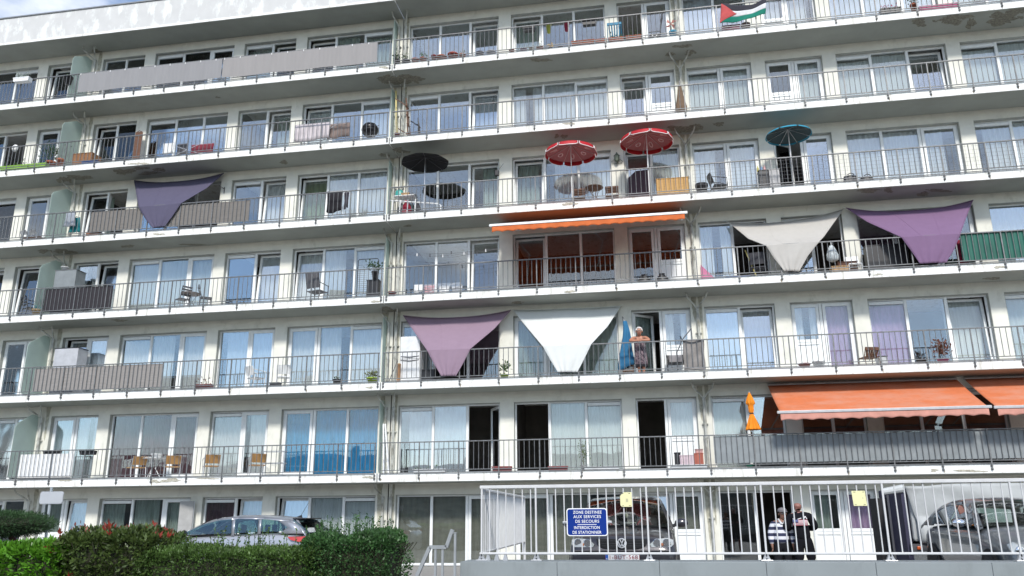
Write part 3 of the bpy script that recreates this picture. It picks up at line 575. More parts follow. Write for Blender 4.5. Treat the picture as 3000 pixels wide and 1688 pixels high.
# ---- storey 5
def cover(name, label, cat, t, x0, y0, x1, dep, k, d, m, grp=None, amp=.03, taper=0.):
    a, b, zt = span(t, x0, x1, y0, dep); z0 = fz(k); o = thing(name, label, cat, ((a+b)/2, dep, z0), grp)
    def f(u, v):
        s = u*4; w_, h = b-a, zt-z0; i = int(min(s, 3.999)); e = s-i; pts = [(a, dep), (b, dep), (b, dep+d), (a, dep+d)]
        p, q_ = pts[i], pts[(i+1) % 4]; x = p[0]+(q_[0]-p[0])*e; y = p[1]+(q_[1]-p[1])*e; cx, cy = (a+b)/2, dep+d/2; k_ = 1-taper*v; x = cx+(x-cx)*k_; y = cy+(y-cy)*k_
        return (x+amp*math.sin(z0*3+u*40+v*3)*(1-v*.6), y-abs(amp)*.8*math.sin(u*33+v*5)*(1-v*.5), z0+h*v+.02*math.sin(u*13)*v)
    q = MB(); q.grid(f, 60, 8); vs = q.b.verts; vs.ensure_lookup_table(); top = [v for v in vs if abs(v.co.z-zt) < .05 and v.co.z > zt-.045]
    q.build('cloth', m, o, True)
    MB().box(a+(b-a)*taper/2+.005, b-(b-a)*taper/2-.005, dep+d*taper/2+.005, dep+d-d*taper/2-.005, z0+.02, zt-.005, .02).build('stack_inside', m, o)
    return o
def rack(label, t, x0, x1, yt, dep, k, clothes, m=None, name='drying_rack', d=.45):
    a, b, zt = span(t, x0, x1, yt, dep); z = fz(k); o = thing(name, label, 'drying rack', ((a+b)/2, dep+d/2, z)); mm = m or ALU
    q = MB()
    for i in range(7): y = dep+d*i/6; q.tube([(a, y, zt), (b, y, zt)], .005, 4)
    q.tube([(a, dep, zt), (a, dep+d, zt)], .009, 6); q.tube([(b, dep, zt), (b, dep+d, zt)], .009, 6); q.build('wire_top', mm, o)
    for y in (dep+.02, dep+d-.02):
        MB().tube([(a+.06, y, z), (b-.12, y, zt)], .010, 6).build('leg', mm, o); MB().tube([(b-.06, y, z), (a+.12, y, zt)], .010, 6).build('leg', mm, o)
    for i, (u0, u1, len_, cm, lb) in enumerate(clothes):
        x0_, x1_ = a+(b-a)*u0, a+(b-a)*u1; y = dep+d*((i*2) % 7)/6; q = MB()
        def f(u, v):
            s = v*2-1; return (x0_+(x1_-x0_)*u+.012*math.sin(v*9+u*3), y+.016*s+.014*math.sin(u*17+i)*abs(s), zt+.012-abs(s)**1.2*len_*(1+.06*math.sin(u*5+i)))
        q.grid(f, 16, 10); c = q.build('laundry', cm, None, True, .006); tag(c, lb, 'laundry', 'washing hung out on the balconies')
    return o
b = P3((0, 0), 1400, 1400, .75); o = thing('wooden_board', 'reddish brown wooden board standing upright against the pier', 'board', (b.x, .75, fz(5)))
a, b_, zt = span((0, 0), 1365, 1435, 1320, .8); MB().box(a, b_, .8, .84, fz(5), zt-.03, .01).build('panel', BRW, o); MB().tube([(a+.03, .82, zt-.03), ((a+b_)/2, .82, zt+.02), (b_-.03, .82, zt-.03)], .015, 6).build('handle', BRW, o)
rack('drying rack with dark, red and white washing, left block', (0, 0), 1650, 2130, 1425, .25, 5, [(.0, .22, .42, WHP, 'white cloth on the drying rack below the blue panes'), (.24, .46, .42, DGR, 'dark garment on the drying rack below the blue panes'), (.48, .95, .36, colm('wine_red_cloth', (.22, .03, .05), .9), 'wine red garment on the drying rack below the blue panes')])
rack('drying rack under a white sheet beside the kettle barbecue', (0, 1), 395, 900, 1240, .15, 5, [(.0, .7, .62, colm('faded_white_sheet', (.55, .50, .52), .9, var=.15, scale=3), 'big faded white sheet hung over a drying rack'), (.62, 1.06, .55, colm('taupe_blanket', (.20, .155, .14), .95, var=.3, scale=5), 'brown blanket hung beside the white sheet')])
a, b_, zt = span((0, 1), 1070, 1232, 1240, .35); x, z = (a+b_)/2, fz(5); r = (b_-a)/2; zc = zt-r*.95; o = thing('kettle_barbecue', 'black kettle barbecue with its lid closed on the balcony left of the joint', 'barbecue', (x, .35, z))
MB().lathe((x, .35, zc), [(.02, -r*.85), (r*.55, -r*.72), (r*.9, -r*.38), (r, -.02), (r, 0)], 20).build('bowl', colm('black_enamel', (.012, .012, .014), .25), o, True)
q = MB().lathe((x, .35, zc), [(r*1.01, .003), (r*.97, r*.3), (r*.7, r*.72), (r*.3, r*.92), (.02, r*.95)], 20); l = q.build('lid', colm('black_enamel', (.012, .012, .014), .25), o, True)
MB().tube([(x+r*.8, .3, zc+.1), (x+r*1.15, .3, zc+.14), (x+r*1.12, .3, zc+.02)], .012, 6).build('handle', BRW, l)
for i in range(3): t = R(90+120*i); MB().tube([(x+r*.45*math.cos(t), .35+r*.45*math.sin(t), zc-r*.65), (x+r*.85*math.cos(t), .35+r*.85*math.sin(t), z)], .012, 6).build('leg', ALU, o)
a = P3((0, 1), 1390, 915, .7); b_ = P3((0, 1), 1435, 1370, .7); o = thing('wooden_lath', 'pale yellow wooden lath leaning in the corner beside the joint', 'lath', (b_.x, .6, fz(5))); MB().bar((a.x, .9, a.z+.1), (b_.x, .55, fz(5)), .05).build('lath_body', colm('yellow_paint', (.55, .47, .20)), o)
o = thing('step_ladder', 'rusty brown step ladder open beside the white downpipe', 'ladder', (P3((0, 1), 1500, 1300, .5).x, .5, fz(5))); z = fz(5)
tp = P3((0, 1), 1480, 985, .5); bl = P3((0, 1), 1440, 1350, .5).x; br = P3((0, 1), 1545, 1350, .5).x
for y in (.35, .75): MB().bar((tp.x+.1, .55, tp.z), (br, y, z), .035).build('rail', BRW, o)
q = MB()
for i in range(4): e = .2+.2*i; q.box(br-(br-tp.x-.1)*e-.03, br-(br-tp.x-.1)*e+.03, .42, .7, z+(tp.z-z)*e-.01, z+(tp.z-z)*e+.01)
q.build('tread', BRW, o)
for e0 in ((tp.x-.28, tp.z+.0, tp.x+.08, tp.z-.28), (bl-.04, z+.55, br, z+.25)): MB().bar((e0[0], .5, e0[1]), (e0[2], .5, e0[3]), .03).build('brace', BRW, o)
pot('small dark red bucket at the foot of the step ladder', (0, 1), 1395, 1445, 1345, .12, 5, colm('dark_red_pot', (.18, .03, .03)), None, name='bucket', cat='bucket')
a, b_, zt = span((0, 2), 1640, 1735, 870, .72); z = fz(5); o = thing('parasol_cover', 'closed parasol in a ragged brown cover tied to the drainpipe', 'parasol', ((a+b_)/2, .72, z)); x = (a+b_)/2
MB().lathe((x, .72, z), [(.10, .12), (.17, .3), (.19, .55), (.13, .78), (.05, zt-z), (.03, zt-z+.02)], 14, 1, .6, (.16, 5)).build('cover', colm('brown_tarp', (.15, .10, .065), .9, bump=.4), o); MB().tube([(x, .72, z), (x, .72, zt+.2)], .02, 8).build('pole', CHR, o)
GG = 'planters with a green front'
trough('bright green planter box at the far left balcony edge', (1, 0), 20, 300, 232, .05, 5, colm('apple_green', (.20, .38, .04)), GG, (.16, 0, 60, .07)); trough('second bright green planter box, in front of the leafy plant', (1, 0), 305, 480, 212, .05, 5, colm('apple_green', (.20, .38, .04)), GG, (.16, 0, 60, .07))
pot('pot of a tall dark leafy plant at the left balcony', (1, 0), 470, 560, 190, .4, 5, TER, None, (.85, .42, 420, .09), lm=LEAFD, name='potted_plant', cat='plant')
pot('small orange terracotta pot beside the tall leafy plant', (1, 0), 578, 640, 160, .2, 5, colm('orange_terracotta', (.38, .13, .07)), None)
crate('storage_box', 'brown wooden storage box behind the railing by the frosted panel', 'storage box', (1, 0), 738, 100, 930, .25, 5, .5, wood('ochre_wood', (.30, .14, .06), (.2, .09, .03)))
crate('plastic_crate', 'flat blue plastic crate in front of the brown storage box', 'crate', (1, 0), 822, 178, 975, .08, 5, .15, colm('blue_crate', (.02, .07, .26)))
a = P3((1, 0), 190, 60, .3); o = thing('hanging_bag', 'white plastic bag hung on the far left balcony railing', 'bag', (a.x, .15, a.z-.2)); MB().ball((a.x, .12, a.z-.04), .13, 1, .5, 1.1, 10).build('bag_body', WHP, o, True); MB().tube([(a.x, .1, a.z+.08), (a.x, -.02, fz(5)+.91)], .02, 5).build('bag_neck', WHP, o)
# ---- storey 4
BSC = colm('brown_reed_mat', (.175, .163, .152), .9, var=.18, scale=9, stretch=(.25, 1, 8), bump=.2)
screen('brown reed screen behind the railing left of the dark violet sail', (1, 0), 915, 760, (1, 0), 1440, 720, 4, -.005, BSC, .86, .12, hook=False)
screen('brown reed screen behind the railing right of the dark violet sail', (1, 0), 1690, 700, (1, 0), 2515, 640, 4, -.005, BSC, .86, .12, hook=False)
sail('dark violet triangular shade sail hung over the brown reed screens', None, [((1, 0), 1350, 372, (1, 0), 2255, 298, 1.0, 60), ((1, 0), 1372, 500, (1, 0), 2080, 450, .55, 10), ((1, 0), 1395, 640, (1, 0), 1822, 602, -.09, 4), ((1, 0), 1470, 770, (1, 0), 1735, 730, -.095, 0), ((1, 0), 1540, 852, (1, 0), 1655, 838, -.095, 0)], colm('dark_violet_cloth', (.095, .088, .145), .9, var=.03, transl=.12, bump=.04))
for x0, lb in ((310, 'folding metal chair with looped back, left of a pair behind bars'), (400, 'folding metal chair with looped back, nearer the frosted panel')):
    a = P3((1, 0), x0-20, 950, .4); o = chair(lb, (a.x, .45, fz(4)), R(160), .36, .34, .22, .42, ALU, BRW, 'frame', name='folding_chair', grp='folding chairs on the left balcony')
for i, (xx, yy, c, lb) in enumerate([(715, 740, (.30, .33, .38), 'pale grey jacket drying on a hook behind the left railing'), (765, 800, (.01, .17, .19), 'teal towel draped low beside the pale grey jacket')]):
    a, b_, zt = span((1, 0), xx-45, xx+45, yy-50, .3+.15*i); o = thing('hung_clothing', lb, 'clothing', ((a+b_)/2, .3, zt-.4)); MB().grid(lambda u, v: (a+(b_-a)*(u-.5)*(1+.3*v)+(b_-a)/2, .3+.15*i+.03*math.sin(u*11+v*3), zt-.55*v), 12, 6).build('cloth', colm('cloth%s' % 'ab'[i], c, .9), o, True, .02); MB().tube([((a+b_)/2-.15, .31+.15*i, zt-.02), ((a+b_)/2, .31+.15*i, zt+.05), ((a+b_)/2+.15, .31+.15*i, zt-.02)], .01, 5).build('hanger', BLK, o)
crate('wooden_crate', 'low brown wooden crate on the floor under the reed screen', 'crate', (1, 0), 865, 893, 985, .08, 4, .3, wood('crate_wood', (.30, .13, .06), (.2, .08, .03)))
a = P3((1, 0), 2255, 470, D-.03); o = thing('wall_hook', 'small black plant hook screwed to the pier beside the violet sail', 'hook', (a.x, D-.03, a.z)); MB().tube([(a.x, D-.02, a.z+.12), (a.x, D-.02, a.z-.12)], .014, 6).build('back_plate', CHR, o); MB().tube([(a.x, D-.02, a.z+.05), (a.x-.1, D-.15, a.z+.1), (a.x-.12, D-.2, a.z+.14)], .012, 6).build('arm', CHR, o)
rack('tall drying rack with black clothes and loose pegs, left of the joint', (1, 1), 740, 930, 480, .25, 4, [(-.1, .7, .75, colm('black_cloth', (.014, .012, .016), .95), 'long black dress on the drying rack left of the joint'), (.72, .95, .6, colm('dark_violet_garment', (.04, .035, .05), .95), 'narrow dark garment at the end of the rack')], WHP, d=.4)
# white bed ladder, table, boxes
a = P3((1, 1), 1335, 575, .18); b_ = P3((1, 1), 1860, 612, .18); z = fz(4); o = thing('bed_frame', 'white metal bed frame leaning low behind the railing right of the joint', 'bed frame', (a.x, .18, z))
MB().tube([(a.x, .18, a.z), (b_.x-.1, .18, b_.z+.02), (b_.x, .18, b_.z-.04), (b_.x, .18, z)], .022, 8).build('top_rail', WHP, o)
for i in range(4): x = a.x+.12+i*.26; MB().tube([(x, .18, z), (x+.02, .18, a.z-.02)], .02, 6).build('upright', WHP, o)
a = P3((1, 1), 1410, 548, .5); b_ = P3((1, 1), 1605, 530, .5); o = thing('camping_table', 'small folding table with a pale top carrying boxes', 'table', (a.x, .5, z)); MB().box(a.x, b_.x, .3, .8, a.z-.03, a.z, .008).build('tabletop', WHP, o)
for x in (a.x+.04, b_.x-.04):
    for y in (.34, .76): MB().tube([(x, y, z), (x, y, a.z-.03)], .012, 6).build('leg', CHR, o)
zt = a.z
crate('cardboard_box', 'small cardboard box on the folding table', 'box', (1, 1), 1462, 500, 1540, .36, 4, .2, CARD, z=zt+.003, bev=.004); crate('plastic_tray', 'dark grey plastic tray at the right end of the folding table', 'tray', (1, 1), 1542, 512, 1600, .36, 4, .3, GRP, z=zt+.003)
c = P3((1, 1), 1440, 500, .6); o = thing('shopping_bag', 'teal carrier bag behind the cardboard box', 'bag', (c.x, .6, zt)); MB().lathe((c.x, .62, zt+.004), [(.13, 0), (.15, .1), (.14, .25), (.10, .3)], 12, 1, .6, (.06, 5)).build('bag_body', colm('teal_bag', (.05, .30, .27), .4), o, True); MB().tube([(c.x-.07, .62, zt+.29), (c.x, .62, zt+.38), (c.x+.07, .62, zt+.29)], .008, 5).build('handle', BLK, o)
for x0, x1, y0, lb, cm in ((1430, 1500, 600, 'black sack under the folding table, left', BLK), (1465, 1570, 590, 'red cloth sack under the folding table', colm('red_sack', (.26, .01, .03), .8)), (1590, 1660, 600, 'dark sack under the folding table, right', DGR)):
    a, b_, zt_ = span((1, 1), x0, x1, y0, .5); r = (b_-a)/2; o = thing('sack', lb, 'bag', ((a+b_)/2, .5, z), 'sacks under the folding table'); MB().lathe(((a+b_)/2, .5, z), [(r*.8, 0), (r, .08), (r*.95, (zt_-z)*.6), (r*.35, zt_-z), (r*.5, zt_-z+.04)], 12, 1, .8, (.05, 6)).build('sack_body', cm, o, True); MB().lathe(((a+b_)/2, .5, zt_-.02), [(r*.4, 0), (r*.42, .02)], 10).build('tie', WHP, o)
c = P3((1, 1), 1690, 225, -.0); parasol('black open parasol on the balcony right of the joint', (c.x+.02, .05, P3((1, 1), 1690, 165, .05).z+.1), .80, .22, .0, colm('black_canopy', (.006, .006, .008), .95), 4, 8, wave=.05, rot=.2)
a = P3((1, 1), 2425, 300, D-.15); o = thing('wall_lamp', 'black spotlight on a thin arm on the pier right of the black parasol', 'lamp', (a.x, D, a.z)); MB().box(a.x-.07, a.x+.07, D-.2, D-.08, a.z-.1, a.z+.1, .02).build('lamp_head', BLK, o); MB().tube([(a.x, D-.08, a.z), (a.x, D, a.z)], .02, 6).build('bracket', CHR, o); MB().tube([(a.x+.05, D-.15, a.z+.1), (a.x+.24, D-.25, a.z+.28)], .007, 5).build('antenna', CHR, o)
# red parasols
RD = colm('red_underside_shade', (.38, .125, .13), .85, var=.05); RDV = colm('red_valance', (.46, .008, .016), .6, transl=.1); PIP = colm('white_piping', (.8, .8, .8))  # RD gives the red canopies their dull shaded underside by colour
for t, x, y, px, py, lb in (((1, 2), 590, 20, 593, 300, 'red parasol with ice cream outlines clamped to the railing, left of two'), ((0, 2), 1350, 1345, 0, 0, 'red parasol with ice cream outlines clamped to the railing, right of two')):
    c = P3(t, x, y, .0); parasol(lb, (c.x, .02, c.z+.03), .80, .24, .13, RDV, 4, 8, pole_m=WHP, logo=True, underside_shade=RD, edge=(RDV, PIP), rot=R(22.5 if t[0] else 8))
# table and stools
a, b_, zt = span((1, 2), 735, 918, 440, .45); round_table('round dark brown wooden table with a shelf, tilted top, right of the red parasol pole', ((a+b_)/2, .5, fz(4)), (b_-a)/2, zt-fz(4), BRW, BRW, legs=4)
for x0, x1, yt, lb in ((612, 735, 488, 'brown slatted stool left of the round brown table'), (942, 1070, 462, 'brown slatted stool right of the round brown table')):
    a, b_, zt = span((1, 2), x0, x1, yt, .45); chair(lb, ((a+b_)/2, .5, fz(4)), R(180), (b_-a), .32, (zt-fz(4))*.55, zt-fz(4), BRW, BRW, 'slat', name='wooden_stool', cat='stool', grp='slatted stools by the round table')
a = P3((1, 2), 1055, 155, D-.12); o = thing('wall_lantern', 'green wrought iron lantern on the pier between the red parasols', 'lamp', (a.x, D, a.z)); im = colm('green_iron', (.10, .13, .10), .6)
MB().lathe((a.x, D-.14, a.z-.12), [(.03, 0), (.07, .04), (.09, .2), (.11, .21), (.03, .3), (.015, .34)], 6).build('lantern', im, o)
for sx in (-1, 1): MB().tube([(a.x, D-.03, a.z-.1), (a.x+sx*.1, D-.06, a.z+.0), (a.x+sx*.17, D-.05, a.z-.06), (a.x+sx*.16, D-.03, a.z-.12), (a.x, D-.02, a.z-.13)], .009, 5).build('scroll', im, o)
crate('wooden_chest', 'large pale pine board box behind the railing under the right red parasol', 'box', (1, 2), 1450, 350, 1775, .2, 4, .35, PINE)
a, b_, zt = span((1, 2), 1165, 1375, 275, D-.12); o = thing('dark_awning_cover', 'dark brown board with clipped corners leaning in front of the door', 'board', ((a+b_)/2, .95, fz(4))); z = fz(4); MB().poly([(a, .92, z), (b_, .92, z), (b_, .96, zt), (a+.25, .96, zt-.02), (a, .96, zt-.25)], (0, .03, 0)).build('board_face', colm('aubergine_board', (.04, .018, .03), .7), o); MB().box(a+.01, b_-.01, .9, .919, z+.0, z+.03).build('foot', CHR, o)
pot('black laundry tub beside the pipe, under a black chair', (1, 2), 1840, 1972, 415, .4, 4, BLK, None, name='tub', cat='tub')
a = P3((1, 2), 2090, 440, .5); chair('black plastic armchair turned sideways behind the wire mesh', (a.x, .55, fz(4)), R(100), .42, .42, .36, .74, BLK, BLK, 'shell', True)
crate('shelf_box', 'dark open box full of coloured bottles on the balcony right of the black chair', 'box', (1, 2), 2480, 270, 2576, .4, 4, .3, BLK); c = P3((1, 2), 2525, 340, .36)
for i, (cc, lb) in enumerate((((.45, .40, .08), 'yellow bottle on the dark box'), ((.05, .20, .45), 'blue bottle on the dark box'), ((.50, .25, .25), 'pink bottle on the dark box'))):
    x = c.x-.1+i*.1; zt = P3((1, 2), 2525, 270, .4).z+.012; o = tag(MB().lathe((x, .55, zt), [(.03, 0), (.035, .02), (.035, .12), (.012, .16), (.012, .2)], 10).build('bottle', colm('bottle%s' % 'abc'[i], cc, .3), None, True), lb, 'bottle', 'bottles on the dark box')
crate('metal_cupboard', 'grey cupboard beside the box of bottles', 'cupboard', (1, 3), 5, 262, 112, .45, 4, .4, colm('grey_cupboard', (.36, .36, .37), .5))
BLU = colm('blue_canopy', (.03, .28, .42), .8, var=.05, transl=.08)
c = P3((1, 3), 225, 0, .0); c2 = P3((0, 3), 230, 1345, .0); parasol('blue open parasol on a white and red pole behind wire mesh', (c.x-.0, .15, c2.z+.24), .66, .20, .05, BLU, 4, 8, pole_m=colm('white_pole', (.7, .68, .68)), underside_shade=colm('slate_underside_shade', (.035, .06, .066), .9, var=.08), rot=.25)  # dark slate colour paints the blue canopy's shaded underside
for x0, x1, yt, lb in ((752, 905, 325, 'black ragged bundle on the balcony floor, left of two'), (922, 1068, 335, 'black ragged bundle on the balcony floor, right of two')):
    a, b_, zt = span((1, 3), x0, x1, yt, .2); o = thing('bundle', lb, 'bundle', ((a+b_)/2, .2, fz(4)), 'black bundles behind the wire mesh'); MB().lathe(((a+b_)/2, .25, fz(4)), [((b_-a)*.46, 0), ((b_-a)*.5, .06), ((b_-a)*.42, zt-fz(4)), ((b_-a)*.2, zt-fz(4)+.02)], 14, 1, .4, (.07, 5)).build('sacking', BLK, o); MB().tube([((a+b_)/2-.1, .12, zt), ((a+b_)/2, .12, zt+.05), ((a+b_)/2+.1, .14, zt)], .015, 5).build('tie', BLK, o)
# wire mesh on the railing
a = P3((1, 2), 1815, 300, -.06).x; z = fz(4); o = thing('wire_mesh', 'thin wire mesh tied along the railing under the blue parasol', 'mesh', (a, -.06, z)); q = MB(); x1 = 21.0; n = int((x1-a)/.1)
for i in range(n+1): q.tube([(a+i*.1, -.065, z-.05), (a+i*.1, -.065, z+.86)], .0025, 3, cap=False)
for i in range(8): q.tube([(a, -.065, z-.03+i*.12), (x1, -.065, z-.03+i*.12)], .0025, 3, cap=False)
q.build('wires', CHR, o)
# ---- storey 3
z = fz(3)
crate('storage_cabinet', 'tall grey plastic cabinet beside the frosted panel with a white tub on top', 'cabinet', (1, 0), 560, 1275, 770, .35, 3, .5, colm('grey_cabinet', (.20, .22, .23), .5), colm('cabinet_lid', (.13, .14, .15)))
a = P3((1, 0), 650, 1270, .5); pot('white round tub on top of the tall grey cabinet', (1, 0), 620, 690, 1250, .5, 3, WHP, None, name='tub', cat='tub', z=a.z+.0)
screen('black woven screen behind the railing under the tall grey cabinet', (2, 0), 445, 150, (2, 0), 1130, 90, 3, -.004, colm('black_weave', (.025, .022, .028), .85, var=.3, scale=30, bump=.3), .87, .06, hook=False)
a, b_, zt = span((2, 0), 1833, 2010, 70, .5); round_table('small round metal bistro table with a speckled top', ((a+b_)/2, .5, z), (b_-a)/2, zt-z, colm('bistro_top', (.20, .17, .16), .5), CHR)
for x, rz, lb in ((1835, 60, 'black metal bistro chair left of the round bistro table'), (2075, -55, 'black metal bistro chair right of the round bistro table')):
    a = P3((2, 0), x, 130, .5); chair(lb, (a.x, .5, z), R(180+rz), .34, .34, .40, .80, CHR, CHR, 'slat', name='bistro_chair', grp='bistro chairs around the round table')
for x0, lb in ((290, 'black garden tool and folded chair heap beside the black woven screen'),):
    a = P3((2, 0), x0, 200, .4); chair(lb, (a.x+.1, .45, z), R(150), .42, .42, .34, .72, BLK, BLK, 'slat', True)
pot('turquoise and tan ball shaped pots in the corner by the black screen', (2, 0), 330, 400, 230, .15, 3, colm('tan_pot', (.42, .30, .16)), None, (.2, .12, 40, .06), lm=colm('turquoise_leaf', (.03, .25, .30)))
a = P3((1, 1), 610, 1400, .4); chair('grey padded reclining chair folded upright behind the railing', (a.x, .5, z), R(165), .52, .42, .4, P3((1, 1), 610, 1325, .5).z-z, BLK, colm('grey_padding', (.10, .10, .11), .8), 'shell', True)
# shelf trolley with baskets
a, b_, zt = span((1, 1), 1030, 1235, 1165, .45); o = thing('wire_trolley', 'tall black wire trolley holding baskets left of the joint', 'trolley', ((a+b_)/2, .45, z))
MB().tube([(a, .45, z), (a, .45, zt-.05), (a+.04, .45, zt), (b_-.04, .45, zt), (b_, .45, zt-.05), (b_, .45, z)], .014, 6).build('frame', BLK, o); q = MB()
for i in range(14): q.tube([(a, .45, z+.3+i*(zt-z-.5)/13), (b_-.02, .45, z+.3+i*(zt-z-.5)/13)], .004, 4)
q.build('wire', CHR, o)
crate('basket', 'lower black basket on the wire trolley', 'basket', (1, 1), 1115, 1375, 1235, .3, 3, .3, BLK, z=z+.004, grp='baskets by the wire trolley')
pot('dark pot of a spreading green plant on top of the baskets', (1, 1), 1165, 1235, 1290, .3, 3, BLK, None, (.35, .3, 150, .09), lm=LEAFD, z=P3((1, 1), 1175, 1372, .3).z+.015, name='potted_plant', cat='plant')
pot('dark red tub at the joint corner', (2, 1), 1330, 1410, 55, .15, 3, colm('dark_red_pot', (.18, .03, .03)), None, name='tub', cat='tub')
rack('low drying rack with pale pink and white washing right of the joint', (1, 1), 1590, 2050, 1415, .3, 3, [(.0, .2, .25, WHP, 'white towel at the left end of the low rack'), (.2, .42, .35, colm('pink_cloth', (.55, .33, .36), .9), 'pale pink towel on the low rack'), (.5, .72, .35, WHP, 'white blanket in the middle of the low rack'), (.76, .98, .3, colm('pale_grey_cloth', (.5, .52, .55), .9), 'pale grey cloth on the low rack')])
a = P3((1, 1), 1500, 1130, .8); b_ = P3((1, 1), 2440, 1090, .8); o = thing('clothes_line', 'clothes lines with a few pegs strung under the soffit right of the joint', 'clothes line', (a.x, .8, a.z))
q = MB()
for i in range(3): q.tube([(a.x, .5+.2*i, a.z+.03*i), ((a.x+b_.x)/2, .5+.2*i, (a.z+b_.z)/2-.1), (b_.x, .5+.2*i, b_.z+.06*i)], .005, 4)
q.build('line', CHR, o)
for i in range(7): x = a.x+.5+i*.38; MB().box(x-.012, x+.012, .49+.2*(i % 3), .51+.2*(i % 3), a.z-.15+.02*(i % 3), a.z-.05+.02*(i % 3)).build('peg', BLK if i % 2 else WHP, o)
def awning(label, pa, pb, ybar, k, cm, vm, bm, val=.20, scal=.32):
    zt = zs(k+1)-.07; xa, xb, zb0, zb1 = pa.x, pb.x, pa.z, pb.z; zb = (zb0+zb1)/2; o = thing('awning', label, 'awning', ((xa+xb)/2, D, zt), 'orange awnings')
    n = 40
    q = MB(); q.grid(lambda u, v: (xa+(xb-xa)*u, D-.06+(ybar-D+.06)*v, zt+(zb-zt)*v-.03*math.sin(math.pi*v)), n, 10); q.build('canopy', cm, o, True, .003)
    q = MB(); q.grid(lambda u, v: (xa+(xb-xa)*u, ybar-.03-.012*math.sin(u*(xb-xa)*9)*v, zb-.035-v*(val-.035*abs(math.sin(u*(xb-xa)*math.pi/scal)))), n*4, 4); q.build('valance', vm, o, True, .003)
    MB().box(xa-.08, xb+.08, ybar-.055, ybar+.01, zb-.045, zb+.03, .01).build('front_bar', bm, o)
    MB().tube([(xa, D-.06, zt), (xb, D-.06, zt)], .05, 10).build('roller', bm, o)
    for x in (xa+.3, (xa+xb)/2, xb-.3): MB().tube([(x, D-.08, zt-.12), (x+.3, .5, zt-.1+(zb-zt)*.35), (x, ybar+.02, zb-.02)], .02, 6).build('arm', bm, o)
    return o
OR = colm('orange_canvas', (.62, .12, .02), .85, var=.06, transl=.18); ORV = colm('orange_valance', (.62, .15, .04), .85, var=.08, transl=.12)
awning('bright orange awning with a white front bar, on the upper floors in the middle', P3((1, 1), 2375, 835, -1.05), P3((1, 2), 1735, 690, -1.05), -1.05, 3, OR, ORV, WHP, .2)
# bags, sails and clutter right of the pipe
for x, lb in ((1330, 'black rubbish bag behind the railing under the orange awning, left'), (1510, 'black rubbish bag behind the railing under the orange awning, right')):
    a = P3((1, 2), x, 1350, .5); o = thing('rubbish_bag', lb, 'bag', (a.x, .5, z), 'rubbish bags under the orange awning'); MB().lathe((a.x, .5, z), [(.14, 0), (.22, .08), (.2, .2), (.08, .32), (.1, .36)], 12, 1, .8, (.08, 5)).build('bag_body', BLK, o, True); MB().lathe((a.x, .5, z+.3), [(.09, 0), (.09, .02)], 8).build('tie', BLK, o)
GSL = colm('grey_white_cloth', (.54, .52, .49), .9, var=.03, transl=.2, bump=.04); PSL = colm('purple_cloth', (.215, .130, .235), .9, var=.03, transl=.15, bump=.04)
sail('grey white shade sail gathered at its tip over the railing', None, [((1, 2), 2180, 795, (1, 3), 760, 660, 1.0, 60), ((1, 2), 2380, 960, (1, 3), 560, 940, .3, 10), ((1, 2), 2560, 1030, (1, 3), 512, 990, -.09, 0), ((1, 3), 60, 1150, (1, 3), 400, 1130, -.1, 0), ((1, 3), 165, 1285, (1, 3), 310, 1290, -.1, 0)], GSL)
sail('purple shade sail with a straight tip beside the green screen', None, [((1, 3), 785, 650, (1, 3), 2065, 570, 1.0, 70), ((1, 3), 1000, 790, (1, 3), 2010, 700, .55, 10), ((1, 3), 1345, 945, (1, 3), 1935, 910, -.09, 0), ((1, 3), 1450, 1090, (1, 3), 1870, 1070, -.1, 0), ((1, 3), 1530, 1210, (1, 3), 1790, 1200, -.1, 0)], PSL)
screen('dark green privacy sheet behind the railing at the right edge', (1, 3), 1940, 1040, (1, 3), 2900, 1000, 3, -.002, colm('green_sheet', (.008, .105, .075), .6, var=.3, scale=2), .9, .1, wav=.01, hook=False)
a, b_, zt = span((1, 2), 1905, 2080, 1310, D-.1); o = thing('pink_board', 'pink triangular cloth propped against the glass by the drainpipe', 'cloth', (a, 1, z)); MB().poly([(a, 1.0, z), (b_+.1, 1.0, z), (a, 1.04, z+.75)], (0, .012, 0)).build('cloth_face', colm('pink_board_cloth', (.45, .13, .25)), o); MB().box(a, b_+.1, .98, .999, z, z+.02).build('hem', colm('pink_hem', (.35, .08, .17)), o)
a, b_, zt = span((1, 2), 2135, 2420, 1315, .15); o = thing('paddling_pool', 'blue plastic paddling pool turned on the floor by the grey white sail', 'pool', ((a+b_)/2, .45, z)); MB().lathe(((a+b_)/2, .45, z), [((b_-a)*.5, 0), ((b_-a)*.52, .05), ((b_-a)*.5, .1), ((b_-a)*.45, .1), ((b_-a)*.44, .04)], 20, 1, .6).build('wall', colm('blue_vinyl', (.02, .09, .32), .35), o, True); MB().lathe(((a+b_)/2, .45, z+.005), [((b_-a)*.43, 0), ((b_-a)*.42, .02)], 20, 1, .6).build('base', colm('pale_blue_vinyl', (.10, .20, .40)), o)
a = P3((1, 2), 2480, 1200, .55); chair('dark chair with a yellow stick beside it, left of the grey white sail', (a.x, .6, z), R(170), .46, .42, .4, .8, BLK, DGR, 'shell', True); o = thing('broom', 'yellow broom leaning on the dark chair behind the sail', 'broom', (a.x-.2, .5, z)); MB().tube([(a.x-.12, .4, z+.1), (a.x-.32, .8, z+1.05)], .02, 6).build('handle', colm('yellow_stick', (.45, .38, .12)), o); MB().box(a.x-.25, a.x+.02, .34, .42, z, z+.1, .01).build('brush', STEM, o)
